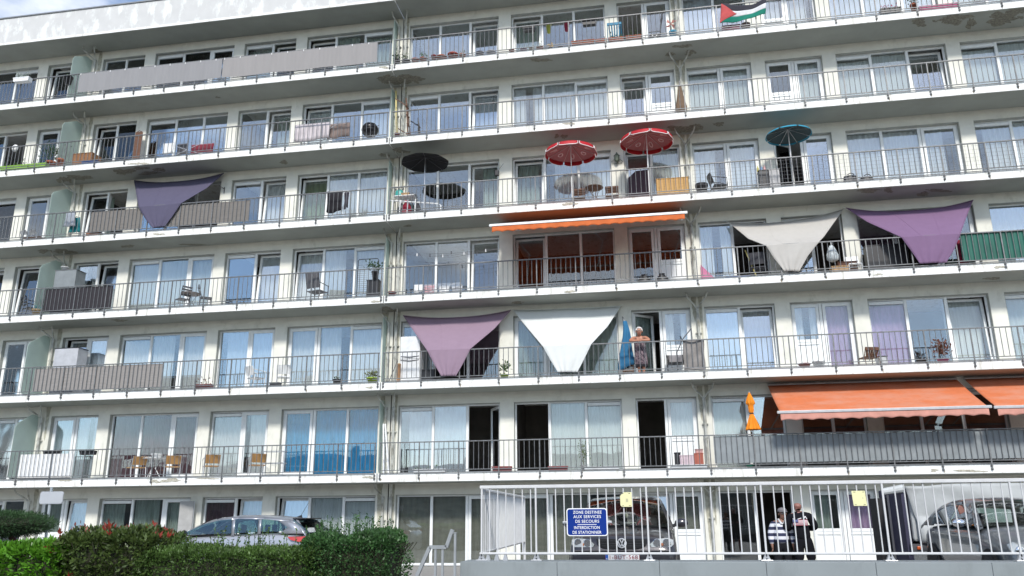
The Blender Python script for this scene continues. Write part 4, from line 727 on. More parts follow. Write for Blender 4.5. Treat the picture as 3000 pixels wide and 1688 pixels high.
a = P3((1, 3), 660, 1090, .1); o = thing('laundry_bag', 'pale mesh bag hanging in the dark doorway between the two sails', 'bag', (a.x, .3, a.z-.2)); MB().lathe((a.x, .3, a.z-.25), [(.06, 0), (.17, .06), (.18, .2), (.10, .42), (.05, .5)], 12, 1, .7, (.07, 4)).build('bag_body', colm('pale_mesh', (.42, .46, .48), .8, var=.4, scale=12), o, True); MB().tube([(a.x, .3, a.z+.24), (a.x, .3, a.z+.4)], .01, 5).build('cord', WHP, o)
a = P3((1, 3), 860, 1120, .5); chair('white folding chair between the two shade sails', (a.x, .55, z), 0, .36, .3, .34, .66, WHP, WHP, 'frame', name='folding_chair')
crate('cardboard_box', 'low cardboard box on the floor below the pale mesh bag', 'box', (1, 3), 640, 1235, 810, .12, 3, .3, CARD); crate('cardboard_box', 'brown box behind the low cardboard box, beside the white folding chair', 'box', (1, 3), 700, 1190, 900, .55, 3, .3, colm('brown_card', (.12, .06, .04), .9))
crate('media_console', 'dark television cabinet behind the purple sail', 'cabinet', (1, 3), 980, 1020, 1400, .65, 3, .35, BLK); a, b_, zt = span((1, 3), 1850, 1960, 995, .5); o = thing('red_board', 'dark red folded lounger cushion between purple sail and green sheet', 'cushion', ((a+b_)/2, .3, z)); MB().box(a, b_, .25, .37, z, zt, .04).build('cushion_body', colm('deep_red', (.20, .005, .03), .8), o); MB().tube([(a, .31, z+.3), (a, .24, z+.32), (b_, .24, z+.32), (b_, .31, z+.3)], .008, 5).build('strap', BLK, o)
# ---- storey 2
z = fz(2)
crate('washing_machine', 'pale grey appliance with black side beside the downpipe, above the reed screen', 'appliance', (2, 0), 555, 618, 790, .5, 2, .5, colm('appliance_grey', (.42, .43, .46), .4), BLK)
screen('faded brown reed screen below the pale grey appliance', (2, 0), 345, 900, (2, 0), 1640, 850, 2, -.004, colm('faded_reed', (.26, .245, .235), .9, var=.15, scale=9, stretch=(.25, 1, 8), bump=.2), .86, .09, hook=False)
for x, rz, lb in ((2, 150, 'white metal armchair, left of the pair below lace curtains'), (280, 200, 'white metal armchair, right of the pair below lace curtains')):
    a = P3((2, 1), x, 930, .5); chair(lb, (a.x, .5, z), R(rz), .42, .4, .36, .7, WHP, ALU, 'frame', True, name='metal_armchair', grp='white metal armchairs below the lace curtains')
crate('plastic_crate', 'small black crate on the floor between the white armchairs', 'crate', (2, 1), 135, 965, 232, .1, 2, .2, BLK)
trough('wine red planter with dry stems beside the reed screen', (2, 0), 1978, 2138, 985, .1, 2, colm('wine_box', (.16, .05, .05)), None, (.3, 0, 26, .09), lm=colm('dry_stem', (.20, .14, .10)))
pot('black pot with a low plant below the lace curtains', (2, 1), 772, 858, 935, .1, 2, BLK, None, (.1, .1, 30, .06), lm=LEAFD)
pot('lime green bowl of brown succulents beside the joint', (2, 1), 1115, 1228, 918, .1, 2, colm('lime_bowl', (.30, .42, .04)), None, (.2, .2, 120, .1), lm=colm('succulent', (.12, .14, .05), var=.5))
a = P3((2, 1), 1350, 900, .6); o = thing('broom', 'thin dark broom leaning in the corner by the joint', 'broom', (a.x, .6, z)); MB().tube([(a.x-.02, .5, z+.05), (a.x+.12, .95, z+.85)], .012, 6).build('handle', CHR, o); MB().box(a.x-.14, a.x+.1, .45, .53, z, z+.07, .01).build('brush', colm('red_blue_brush', (.10, .08, .15)), o)
a, b_, zt = span((2, 1), 1420, 1448, 772, .4); o = thing('wooden_plank', 'upright brown plank beside the tall white fridge', 'plank', (a, .4, z)); MB().box(a, b_, .4, .5, z, zt-.02).build('plank_body', wood('tan_plank', (.34, .19, .09), (.24, .12, .05)), o); MB().box(a-.004, b_+.004, .396, .504, zt-.0195, zt).build('end_cap', CARD, o)
a, b_, zt = span((2, 1), 1458, 1655, 500, .55); o = thing('fridge_freezer', 'tall white fridge freezer with curved handles beside the lilac sail', 'fridge', ((a+b_)/2, .8, z)); zm = z+(zt-z)*.52; xm = (a+b_)/2
MB().box(a, b_, .56, 1.05, z, zt, .01).build('cabinet', WHP, o)
for x0, x1, z0, z1 in ((a+.004, b_-.004, zm+.006, zt-.006), (a+.004, b_-.004, z+.03, zm-.006)):
    d_ = MB().box(x0, x1, .53, .558, z0, z1, .008).build('door', colm('fridge_door', (.66, .67, .68), .35), o); hz = z0+.05 if z0 > zm else z1-.06
    MB().tube([(x0+.02, .528, hz+.03), ((x0+x1)/2, .50, hz), (x1-.02, .528, hz+.03)], .012, 6).build('handle', CHR, d_)
crate('cabinet', 'low black cabinet right of the white fridge behind the lilac sail', 'cabinet', (2, 1), 1665, 835, 1795, .6, 2, .4, BLK)
LSL = colm('lilac_cloth', (.33, .235, .31), .9, var=.03, transl=.2, bump=.04); WSL = colm('white_sail_cloth', (.76, .78, .77), .9, var=.02, transl=.2, bump=.04)
sail('dusty lilac shade sail beside the expansion joint', None, [((2, 1), 1480, 288, (2, 1), 2565, 235, 1.0, 50), ((2, 1), 1605, 470, (2, 1), 2400, 420, .5, 8), ((2, 1), 1722, 640, (2, 1), 2155, 625, -.09, 0), ((2, 1), 1790, 770, (2, 1), 2085, 765, -.1, 0), ((2, 1), 1868, 900, (2, 1), 2010, 898, -.1, 0)], LSL)
sail('white shade sail left of the leaning woman', None, [((2, 2), 10, 235, (2, 2), 1095, 195, 1.0, 8), ((2, 2), 160, 420, (2, 2), 960, 400, .5, 6), ((2, 2), 312, 600, (2, 2), 795, 578, -.09, 0), ((2, 2), 390, 740, (2, 2), 725, 725, -.1, 0), ((2, 2), 465, 860, (2, 2), 655, 860, -.1, 0)], WSL)
pot('lime green pot of spiky leaves between the lilac and white sails', (2, 1), 2455, 2545, 885, .1, 2, colm('lime_bowl', (.30, .42, .04)), None, (.42, .14, 90, .1))
# blue closed parasol
a = P3((2, 2), 1140, 600, .5); zt = P3((2, 2), 1140, 330, .5).z; o = thing('closed_parasol', 'closed blue parasol hanging from a hook between white sail and woman', 'parasol', (a.x, .5, z)); x = a.x; hh = zt-z
def bp(u, v):
    t = 2*math.pi*u; r = (.05+.19*v**1.1)*(1+.22*math.sin(5*t+2*v)); return (x+.02+.03*math.sin(v*6)+r*math.cos(t), .5+r*.55*math.sin(t), zt-.05-(hh-.30)*v+(.10*math.cos(t)*v))
q = MB(); q.grid(bp, 40, 10); q.build('cloth', colm('blue_parasol', (.02, .13, .26), .85), o, True, .003); MB().tube([(x, .5, z), (x, .5, zt)], .015, 6).build('pole', ALU, o); MB().tube([(x, .5, zt), (x-.02, .5, zt+.06), (x-.05, .55, zt+.1), (x-.05, D, zt+.08)], .01, 5).build('hook', CHR, o)
a, b_, zt = span((2, 2), 1100, 1222, 690, .55); o = thing('step_stool', 'brown wooden step stool behind the blue parasol', 'stool', ((a+b_)/2, .55, z))
for x in (a+.02, b_-.04): MB().poly([(x, .4, z), (x, .9, z), (x, .85, zt), (x, .7, zt)], (.025, 0, 0)).build('side', BRW, o)
for i in range(3): MB().box(a+.046, b_-.042, .42+.12*i, .58+.1*i, z+.14+i*.17, z+.165+i*.17).build('tread', wood('tread_wood', (.30, .16, .09), (.2, .1, .05)), o)
MB().box(a+.046, b_-.042, .38, .4, z, z+.1).build('kickboard', BRW, o)
a = P3((2, 2), 1650, 740, .6); chair('black wicker armchair with a grey cushion right of the woman', (a.x, .62, z), R(0), .5, .42, .36, .66, BLK, BLK, 'shell', True); o = tag(MB().box(a.x-.2, a.x+.2, .72, .80, z+.33, z+.62, .03).build('cushion', colm('grey_cushion', (.25, .24, .25), .9), None), 'grey cushion standing in the black wicker armchair', 'cushion')
a, b_, zt = span((2, 2), 1715, 1930, 545, -.03); o = thing('grey_tarpaulin', 'grey brown tarpaulin draped inside the railing beside the drainpipe', 'tarpaulin', ((a+b_)/2, .02, z))
MB().grid(lambda u, v: (a+(b_-a)*u+.01*math.sin(v*9), .03+.016*math.sin(u*7+v*5)+.014*math.sin(v*11-u*6)+.05*(1-v)*u, z+.05+(fz(2)+.90-z-.05)*v), 16, 14).build('sheet', colm('taupe_tarp', (.23, .215, .205), .8, bump=.3, bscale=8), o, True, .005)
MB().tube([(a+.02, -.0, z+.035), ((a+b_)/2, -.02, z+.06), (b_, -.0, z+.05)], [.05, .04, .045], 8, flat=.8).build('rolled_edge', colm('taupe_tarp', (.23, .215, .205), .8, bump=.3, bscale=8), o, True)
a = P3((2, 2), 1715, 530, .1); b_ = P3((2, 2), 1805, 420, .1); c_ = P3((2, 2), 1660, 660, .1); o = thing('folded_rod', 'bent black stand arm rising above the railing behind the tarpaulin', 'stand', (a.x, .3, z)); MB().tube([(c_.x, .3, z), (c_.x, .15, c_.z), (a.x, .12, a.z), (b_.x, .1, b_.z)], .016, 6).build('arm', CHR, o); MB().tube([(b_.x, .1, b_.z), (b_.x+.01, .1, a.z-.02)], .008, 5).build('cord', CHR, o); MB().tube([(a.x-.03, .12, a.z), (a.x-.05, .12, a.z+.1)], .022, 6).build('grip', BLK, o)
pot('flat brown bowl on the floor beside a white basin', (2, 3), 300, 432, 775, .12, 2, colm('red_brown_bowl', (.22, .06, .05)), None, name='bowl', cat='bowl'); pot('white basin on the floor right of the flat brown bowl', (2, 3), 440, 575, 752, .2, 2, WHP, None, name='basin', cat='basin')
a = P3((2, 3), 1010, 730, .55); chair('brown wooden chair with a splayed back and dark seat', (a.x, .55, z), R(195), .42, .38, .30, P3((2, 3), 1000, 632, .6).z-z, BRW, BRW, 'fan', name='wooden_chair'); crate('stool_box', 'grey plastic box stool with a black lid beside the brown chair', 'box', (2, 3), 1110, 700, 1200, .6, 2, .3, colm('pale_box', (.45, .46, .47)), BLK)
pot('crimson bowl with a tall brown leafy plant at the right', (2, 3), 1700, 1820, 728, .3, 2, colm('crimson_bowl', (.28, .01, .08)), None, (.6, .2, 260, .09), lm=colm('brown_leaf', (.13, .04, .02), var=.5), name='potted_plant', cat='plant')
# ---- storey 1
z = fz(1)
a, b_, zt = span((3, 0), 222, 745, 238, .1); o = thing('white_panel', 'smooth white board standing inside the railing at lower left', 'board', ((a+b_)/2, .05, z)); MB().box(a, b_, .03, .05, z+.05, fz(1)+.80, .004).build('panel', WHP, o); MB().box(a+.03, b_-.03, .052, .07, z, z+.06).build('foot', CHR, o)
for x0, x1, lb in ((445, 600, 'black planter box hooked over the white board, left'), (805, 950, 'black planter box hooked inside the railing right of the white board')): trough(lb, (3, 0), x0, x1, 206, .13, 1, BLK, 'black planters inside the lower left railing', h=.13)
a, b_, zt = span((3, 0), 1435, 1625, 278, .5); round_table('round white table between the tan wicker chairs with a white bowl on it', ((a+b_)/2, .5, z), (b_-a)/2, zt-z, WHP, WHP); pot('white oval bowl on the round white table', (3, 0), 1505, 1605, 238, .5, 1, WHP, None, z=zt+.001, name='bowl', cat='bowl')
TAN = wood('tan_wicker', (.42, .24, .09), (.32, .17, .06), 30)
tc0 = None
for i, (tl, x, rz, lb) in enumerate((((3, 0), 1345, 235, 'tan wicker chair left of the round white table'), ((3, 0), 1705, 215, 'tan wicker chair right of the round white table'), ((3, 0), 2090, 215, 'tan wicker chair by itself in front of the white pier'), ((3, 1), 5, 215, 'tan wicker chair beside the metal shelf rack'))):
    a = P3(tl, x, 400, .5)
    if tc0 is None: tc0 = chair(lb, (a.x, .5, z), R(rz), .46, .42, .36, .68, ALU, TAN, 'shell', True, name='wicker_chair', grp='tan wicker chairs on the lower left balcony')
    else: dup(tc0, (a.x, .5, z), lb, R(rz))
a, b_, zt = span((3, 1), 78, 278, 212, .4); o = thing('metal_shelf', 'low wire shelf rack with three rounded tiers behind the railing', 'shelf', ((a+b_)/2, .4, z))
for i in range(3): zz = z+.04+(zt-z-.04)*i/2; MB().tube([(a+.03, .3, zz), (b_-.03, .3, zz), (b_, .35, zz), (b_, .65, zz), (a, .65, zz), (a, .35, zz), (a+.03, .3, zz)], .011, 6).build('tier', ALU, o)
for x in (a, b_): MB().tube([(x, .4, z), (x, .4, zt)], .011, 6).build('upright', ALU, o)
o = thing('leaning_ladder', 'white aluminium ladder leaning upright in the corner right of the joint', 'ladder', (P3((3, 1), 1310, 400, .6).x, .6, z)); tp = P3((2, 1), 1300, 1380, .75)
for x0, x1 in ((-.1, .06), (.02, .22)):
    MB().bar((tp.x+x0*.5-.02, .8, tp.z), (tp.x+x1+.03, .5, z), .04).build('rail', WHP, o)
q = MB()
for i in range(6): e = .1+.15*i; p = Vector((tp.x+.09, .5, z)).lerp(Vector((tp.x-.07, .8, tp.z)), e); p2 = Vector((tp.x+.25, .5, z)).lerp(Vector((tp.x-.01, .8, tp.z)), e); q.bar(p, p2, .02)
q.build('rung', ALU, o)
trough('dark red planter box on the slab left of the dark open door', (3, 1), 2345, 2539, 362, .08, 1, colm('brick_box', (.20, .05, .05)), 'dark red planters on the lower slab'); trough('dark red planter box on the slab right of the dark open door', (3, 2), 362, 555, 360, .08, 1, colm('brick_box', (.20, .05, .05)), 'dark red planters on the lower slab')
for t, x0, x1, yt, lb, pl in (((3, 1), 1565, 1885, 388, 'pale low trough on the lower slab right of the ladder', (.12, 0, 14, .07)), ((3, 2), 715, 1065, 362, 'pale low trough beside the tall wispy plant', (.1, 0, 10, .06)), ((3, 2), 1575, 1935, 345, 'pale low trough under the coloured boxes', None)): trough(lb, t, x0, x1, yt, .06, 1, colm('pale_trough', (.50, .52, .53)), 'pale troughs on the lower slab', pl)
pot('slim pot of a tall wispy shrub in front of the pale blinds', (3, 2), 680, 740, 350, .3, 1, colm('grey_pot', (.3, .3, .3)), None, (.8, .16, 170, .06), lm=colm('wispy_leaf', (.12, .16, .07)), name='potted_plant', cat='plant')
for x0, y0, x1, dp, cm, lb in ((1610, 225, 1670, .5, BLK, 'black box behind the pale pink box'), (1662, 252, 1800, .3, colm('pale_pink', (.60, .48, .52)), 'pale pink box on the floor by the half glazed door'), (1805, 232, 1895, .35, colm('orange_red_box', (.42, .12, .08)), 'orange and red cardboard box right of the pale pink box')): crate('storage_box', lb, 'box', (3, 2), x0, y0, x1, dp, 1, .25, cm, grp='coloured boxes by the half glazed door')
crate('storage_box', 'pink shoe box on top of the orange and red cardboard box', 'box', (3, 2), 1818, 192, 1892, .38, 1, .18, colm('salmon_box', (.55, .32, .30)), z=P3((3, 2), 1850, 232, .35).z+.012, grp='coloured boxes by the half glazed door')
# orange closed parasol
a = P3((2, 2), 2405, 1280, .3); zt = P3((2, 2), 2405, 1065, .3).z; o = thing('closed_parasol', 'closed bright orange parasol tied in the middle, in front of grey screen', 'parasol', (a.x, .3, z)); x = a.x
def op(u, v):
    t = 2*math.pi*u; pr = [(0, .02), (.18, .11), (.30, .155), (.33, .09), (.52, .08), (.56, .045), (.62, .075), (1, .25)]
    for (v0, r0), (v1, r1) in zip(pr, pr[1:]):
        if v <= v1: r = r0+(r1-r0)*(v-v0)/(v1-v0); break
    r *= 1+.16*math.sin(8*t); return (x+.03*v+r*math.cos(t)*.8, .3+r*.7*math.sin(t), zt-1.06*v)
q = MB(); q.grid(op, 48, 26); q.build('cloth', colm('orange_parasol', (.85, .27, .01), .8, transl=.15), o, True, .003); MB().tube([(x+.02, .3, z), (x, .3, zt+.03)], .018, 6).build('pole', ALU, o); MB().lathe((x+.015, .3, zt-.61), [(.055, 0), (.055, .03)], 12).build('tie', BLK, o); MB().lathe((x+.02, .3, z), [(.2, 0), (.2, .04), (.05, .07), (.04, .2)], 16).build('base', CHR, o)
OR2 = colm('faded_orange_canvas', (.60, .17, .065), .85, var=.06, transl=.06, dirt=((.58, .28, .19), 1.5, .40, .72, (.5, .5, 2))); ORV2 = colm('faded_valance', (.62, .30, .24), .85, var=.1, transl=.15)
GRB = colm('grey_bar', (.42, .42, .43), .4, metal=.3)
ya = -.85; awning('faded wide orange awning with a grey bar over the grey screened balcony', P3((2, 3), 120, 1255, ya), P3((2, 3), 2215, 1215, ya), ya, 1, OR2, ORV2, GRB, .2, .4); awning('faded orange awning cut off by the right edge of the view', P3((2, 3), 2300, 1212, ya), Vector((P3((2, 3), 2576, 1205, ya).x+3.0, ya, P3((2, 3), 2300, 1212, ya).z)), ya, 1, OR2, ORV2, GRB, .2, .4)
screen('blue grey privacy screen along the lower right railing under the awnings', (3, 2), 2005, 200, (3, 3), 2900, 150, 1, -.004, colm('blue_grey_screen', (.235, .26, .275), .85, var=.1, scale=4, bump=.1), .87, .13, wav=.0006, hook=False)
pot('green tub on the floor under the blue grey screen', (3, 2), 2320, 2410, 345, .25, 1, colm('green_tub', (.02, .25, .15)), None, name='tub', cat='tub')
# ---- ground floor
a, b_, zt = span((3, 0), 1805, 1915, 705, .85); o = thing('grey_shutter', 'plain grey board shutter standing open in front of the ground floor window', 'shutter', ((a+b_)/2, .9, fz(0))); MB().poly([(a, .75, fz(0)), (b_, .9, fz(0)), (b_, .9, zt), (a, .75, zt)], (0, .03, 0)).build('panel', colm('shutter_grey', (.35, .35, .345), .7), o); MB().tube([(b_+.012, .93, fz(0)), (b_+.012, .93, zt)], .012, 6).build('hinge_rod', ALU, o)
# ---- houses across the street, seen mirrored in the lower windows
BRK = mat('house_brick', (.19, .185, .16), .9, var=.2, scale=5); RFT = mat('house_roof', (.09, .065, .06), .8, var=.2, scale=5); HW = mat('house_window', (.06, .07, .08), .2)
hs = None
for i, (hx, hh, lb) in enumerate(((-116, 6.2, 'brick house across the street, farthest left end of the row'), (-100, 5.8, 'brick house across the street, second from the far left end'), (-84, 6.4, 'brick house across the street, third from the far left end'), (-68, 6.0, 'brick house across the street, fourth from the far left end'), (-52, 6.0, 'brick house across the street, fifth from the far left end'), (-36, 6.6, 'brick house across the street, left of the middle ones'), (-20, 5.6, 'low brick house across the street facing the left block'), (-4, 6.4, 'brick house across the street facing the expansion joint'), (12, 5.8, 'brick house across the street facing the handrail'), (28, 6.6, 'brick house across the street facing the parapet'), (44, 6.0, 'brick house across the street at far right'))):
    if hs is None:
        hs = thing('terraced_house', lb, 'house', (0, 0, 0), 'houses across the street'); MB().box(-7.5, 7.5, -9, 0, 0, 6).build('wall', BRK, hs); rf = MB().poly([(-7.8, .3, 6), (-7.8, -9.3, 6), (-7.8, -4.5, 9)], (15.6, 0, 0)).build('roof', RFT, hs); MB().box(3, 3.8, -4.9, -4.1, 8, 10).build('chimney', BRK, rf)
        for x in (-5, -1.6, 1.8, 5):
            for z in (1, 3.7): MB().box(x-.7, x+.7, -.05, .04, z, z+1.5).build('window', HW, hs)
        hs.location = (hx, -78, -.62); hs.scale = (1, 1, hh/6)
    else: dup(hs, (hx, -78, -.62), lb, 0, sc=(1, 1, hh/6))
# ================================================================ foreground: parapet, fence, signs
M_clad = mat('parapet_cladding', (.235, .265, .275), .6, var=.06, scale=2, dirt=((.19, .215, .22), 3, .5, .7, (1, 1, .4))); M_fen = mat('white_fence_paint', (.56, .565, .57), .45, var=.06, scale=10)
o = thing('parapet_wall', 'low grey clad parapet along the deck edge under the white fence', 'wall', (9, -12.35, -.62))
x = 5.49
for i, L_ in enumerate((1.30, 1.32, 1.32, 1.30, 1.32, 1.32, 1.32, 1.32, 6, 8)): MB().box(x+.002, x+L_-.002, -12.6, -12.06, .19, .425, .004).build('cladding_panel', M_clad, o); x += L_
MB().box(5.55, x, -12.5, -12.15, -.62, .189).build('wall_base', mat('dark_concrete', (.07, .075, .09), .9), o)
def fence_panel(o, A, B, z0, z1, n, post_every, rb=.0085, dirn=None):
    A, B = Vector(A), Vector(B); d = (B-A)
    MB().box(A.x-.02, B.x+.02, A.y-.028, A.y+.028, z1-.022, z1+.022, .006).build('top_rail', M_fen, o) if abs(d.y) < .01 else MB().tube([(A.x, A.y, z1), (B.x, B.y, B.z+z1-A.z)], .026, 8).build('top_rail', M_fen, o)
    MB().tube([(A.x-.02, A.y, z0), (B.x, B.y, z0)], .016, 8).build('bottom_rail', M_fen, o)
    q = MB()
    for i in range(n+1):
        p = A+d*i/n
        if post_every and i % post_every == post_every//2+1: continue
        q.tube([(p.x, p.y, z0), (p.x, p.y, z1-.02)], rb, 8, cap=False)
    q.build('bars', M_fen, o)
o = thing('metal_fence', 'long white metal bar fence along the grey parapet, carrying the blue sign', 'fence', (9, -12.3, .425))
fence_panel(o, (5.715, -12.3, 0), (5.715+.1154*96, -12.3, 0), .517, 1.397, 96, 13)
for px in [5.725, 6.481, 7.985, 9.478, 10.985, 12.5, 14.0, 15.5]:
    p = MB(); p.box(px-.012, px+.012, -12.33, -12.306, .44, 1.374, .003).build('post', M_fen, o)
    f = MB(); f.box(px-.075, px+.075, -12.36, -12.24, .426, .438, .003); f.poly([(px-.05, -12.33, .438), (px-.018, -12.33, .51), (px+.018, -12.33, .51), (px+.05, -12.33, .438)], (0, .05, 0)); f.tube([(px, -12.345, .47), (px, -12.33, .47)], .012, 6); f.build('foot', ALU, o)
for px in (5.81, 5.93, 6.05): f = MB(); f.poly([(px-.035, -12.31, .426), (px-.015, -12.31, .50), (px+.015, -12.31, .50), (px+.035, -12.31, .426)], (0, .04, 0)); f.build('foot', ALU, o)
o = thing('side_fence', 'white closely barred side panel running back from the left end of the fence', 'fence', (5.7, -10, .4))
fence_panel(o, (5.735, -12.22, 0), (5.54, -7.4, -.0), .525, 1.36, 34, 0, .0085)
for py in (-7.4,): MB().box(5.52, 5.56, py-.02, py+.02, -.3, 1.34).build('post', M_fen, o)
def letters(txt, c, w, h, th, m, par, name='lettering', off=.0, track=1.):
    cu = bpy.data.curves.new('t', 'FONT'); cu.body = txt; cu.align_x = 'CENTER'; cu.offset = off; cu.space_character = track; cu.extrude = .05; t = bpy.data.objects.new('t', cu); C.objects.link(t)
    bpy.context.view_layer.update(); me = bpy.data.meshes.new_from_object(t.evaluated_get(bpy.context.evaluated_depsgraph_get())); bpy.data.objects.remove(t); bpy.data.curves.remove(cu)
    xs = [v.co.x for v in me.vertices]; ys = [v.co.y for v in me.vertices]; q = MB(); q.b.from_mesh(me); bpy.data.meshes.remove(me)
    for v in q.b.verts: u = (v.co.x-min(xs))/(max(xs)-min(xs))-.5; s = (v.co.y-min(ys))/(max(ys)-min(ys))-.5; v.co = Vector((c[0]+u*w, c[1]-th*(v.co.z/.1+.5), c[2]+s*h))
    return q.build(name, m, par)
def rrect(x0, x1, z0, z1, r, y, n=6):
    p = []
    for cx, cz, a0 in ((x1-r, z1-r, 0), (x0+r, z1-r, 90), (x0+r, z0+r, 180), (x1-r, z0+r, 270)):
        for i in range(n+1): t = R(a0+90*i/n); p.append((cx+r*math.cos(t), y, cz+r*math.sin(t)))
    return p
o = thing('fire_lane_sign', 'blue sign with white French lettering fixed to the white fence in front of the van', 'sign', (7.18, -12.36, .92)); sx0, sx1, sz0, sz1 = 6.905, 7.455, .742, 1.102; SW = mat('sign_white', (.82, .83, .84), .4, var=.02); SB = mat('sign_blue', (.006, .032, .22), .5, var=.05, spec=.12)
MB().poly(rrect(sx0, sx1, sz0, sz1, .04, -12.36), (0, .014, 0)).build('border', SW, o); MB().poly(rrect(sx0+.013, sx1-.013, sz0+.013, sz1-.013, .03, -12.363), (0, .0029, 0)).build('face', SB, o)
cx = (sx0+sx1)/2; cz = (sz0+sz1)/2
for txt, py, w_ in (('ZONE DESTINEE', 482, .385), ('AUX SERVICES', 563, .37), ('DE SECOURS', 648, .318), ('INTERDICTION', 763, .342), ('DE STATIONNER', 850, .385)): letters(txt, (cx-.004+(.012 if py < 500 else .008 if py < 700 else 0), -12.3655, cz-(py-662)*.000705), w_, .0385, .0015, SW, o, off=.009, track=1.1)
MB().box(cx-.128, cx+.128, -12.3655, -12.3632, cz-(707-662)*.000705-.0035, cz-(707-662)*.000705+.0035).build('rule_line', SW, o)
for s, x in ((-1, sx0), (1, sx1)): f = MB(); f.box(min(x, x+s*.055), max(x, x+s*.055), -12.350, -12.342, .905, .935, .003); f.tube([(x+s*.02, -12.356, .92), (x+s*.02, -12.34, .92)], .008, 6); f.build('bracket', ALU, o)
YP = mat('yellow_paper', (.72, .70, .40), .7, var=.05, scale=6); INK = mat('grey_ink', (.30, .30, .24), .9)
for x0, x1, z0, z1, clip, lb in ((7.635, 7.79, 1.115, 1.305, 1, 'pale yellow notice with a clipped corner tied to the fence over the van'), (10.603, 10.778, 1.10, 1.288, 0, 'pale yellow blank looking notice tied to the fence right of the two men')):
    o = thing('paper_notice', lb, 'notice', ((x0+x1)/2, -12.33, z0), 'yellow notices on the white fence'); pts = [(x0+.02*clip, -12.333, z0), (x1, -12.333, z0), (x1, -12.333, z1), (x0+.05*clip, -12.333, z1), (x0, -12.333, z1-.045*clip), (x0, -12.333, z0+.02*clip)]
    if not clip: pts = [(x0+.01, -12.333, z0), (x1, -12.333, z0), (x1-.01, -12.333, z1), (x0, -12.333, z1)]
    MB().poly(pts, (0, .002, 0)).build('sheet', YP, o); q = MB()
    for i in range(5 if clip else 2): zz = z0+.10-i*.009; xx = x0+.075+(.05 if not clip else 0); q.box(xx, xx+(.03 if clip else .012), -12.3345, -12.3335, zz, zz+.004)
    q.build('print', INK, o); q = MB()
    for zz in (z0+.012, z1-.018): 
        for xx in (x0+.035, x1-.03): q.box(xx-.012, xx+.012, -12.336, -12.305, zz, zz+.005)
    q.build('cable_tie', BLK, o)
# handrail of the steps
HR = mat('grey_rail_paint', (.30, .32, .33), .5, .2); o = thing('step_handrail', 'grey painted steel handrail of the steps between hedge and parapet', 'handrail', (5.3, -13.2, -.62))
q = MB(); pts = [(4.93, -13.2, -.02), (5.075, -13.2, .285), (5.235, -13.2, .632), (5.454, -13.2, .632), (5.53, -13.2, .845)]
for a, b in zip(pts, pts[1:]): q.bar(a, b, .044)
q.build('rail', HR, o)
for x, zt in ((5.312, .61), (5.405, .61), (5.566, .80)): MB().box(x-.014, x+.014, -13.214, -13.186, -.62, zt).build('post', HR, o)
MB().box(5.53, 5.585, -13.22, -13.18, .80, .812).build('post_cap', HR, o)
o = tag(MB().box(4.6, 5.45, -12.4, -11.6, -.61, .02).build('steps', mat('step_concrete', (.28, .27, .25), .9)), 'pale concrete step block between the hedge and the parapet', 'steps')
# sign seen from behind
GZ = mat('galvanised_post', (.36, .40, .43), .5, .4, var=.1); o = thing('road_sign', 'back of a small blank grey road sign on a galvanised post behind the hedge', 'sign', (-3.22, -9.5, -.6))
MB().tube([(-3.2, -9.5, -.6), (-3.27, -9.5, 1.6)], .026, 10).build('post', GZ, o); MB().poly(rrect(-3.455, -2.975, 1.30, 1.515, .04, -9.54), (0, .012, 0)).build('plate_back', mat('sign_back', (.47, .49, .52), .5, .2, var=.03), o); MB().poly(rrect(-3.465, -2.965, 1.29, 1.525, .045, -9.535), (0, .005, 0)).build('plate_rim', ALU, o); MB().box(-3.32, -3.20, -9.53, -9.45, 1.38, 1.43).build('clamp', ALU, o)
# ================================================================ plants
def rbox(x0, x1, y0, y1, z0, z1, dep=.12, r=.25, top=.5, lump=.04):
    def f():
        while True:
            s = random.random()
            if s < top: p = Vector((random.uniform(x0, x1), random.uniform(y0, y1), z1)); n = Vector((0, 0, 1))
            elif s < top+(1-top)*.75: p = Vector((random.uniform(x0, x1), y0, random.uniform(z0, z1))); n = Vector((0, -1, 0))
            else: e = random.random() < .5; p = Vector((x1 if e else x0, random.uniform(y0, y1), random.uniform(z0, z1))); n = Vector((1 if e else -1, 0, 0))
            c = Vector((min(max(p.x, x0+r), x1-r), min(max(p.y, y0+r), y1-r), min(p.z, z1-r))); d = p-c
            if d.length > r: d = d.normalized()*r; p = c+d
            if d.length > 1e-4: n = (n+d.normalized()).normalized()
            p += n*(lump*(math.sin(p.x*7+p.z*5)+math.sin(p.x*13-p.y*9+2)+math.sin(p.z*17+p.x*3))*.5-abs(random.gauss(0, dep*.6))); return p, n
    return f
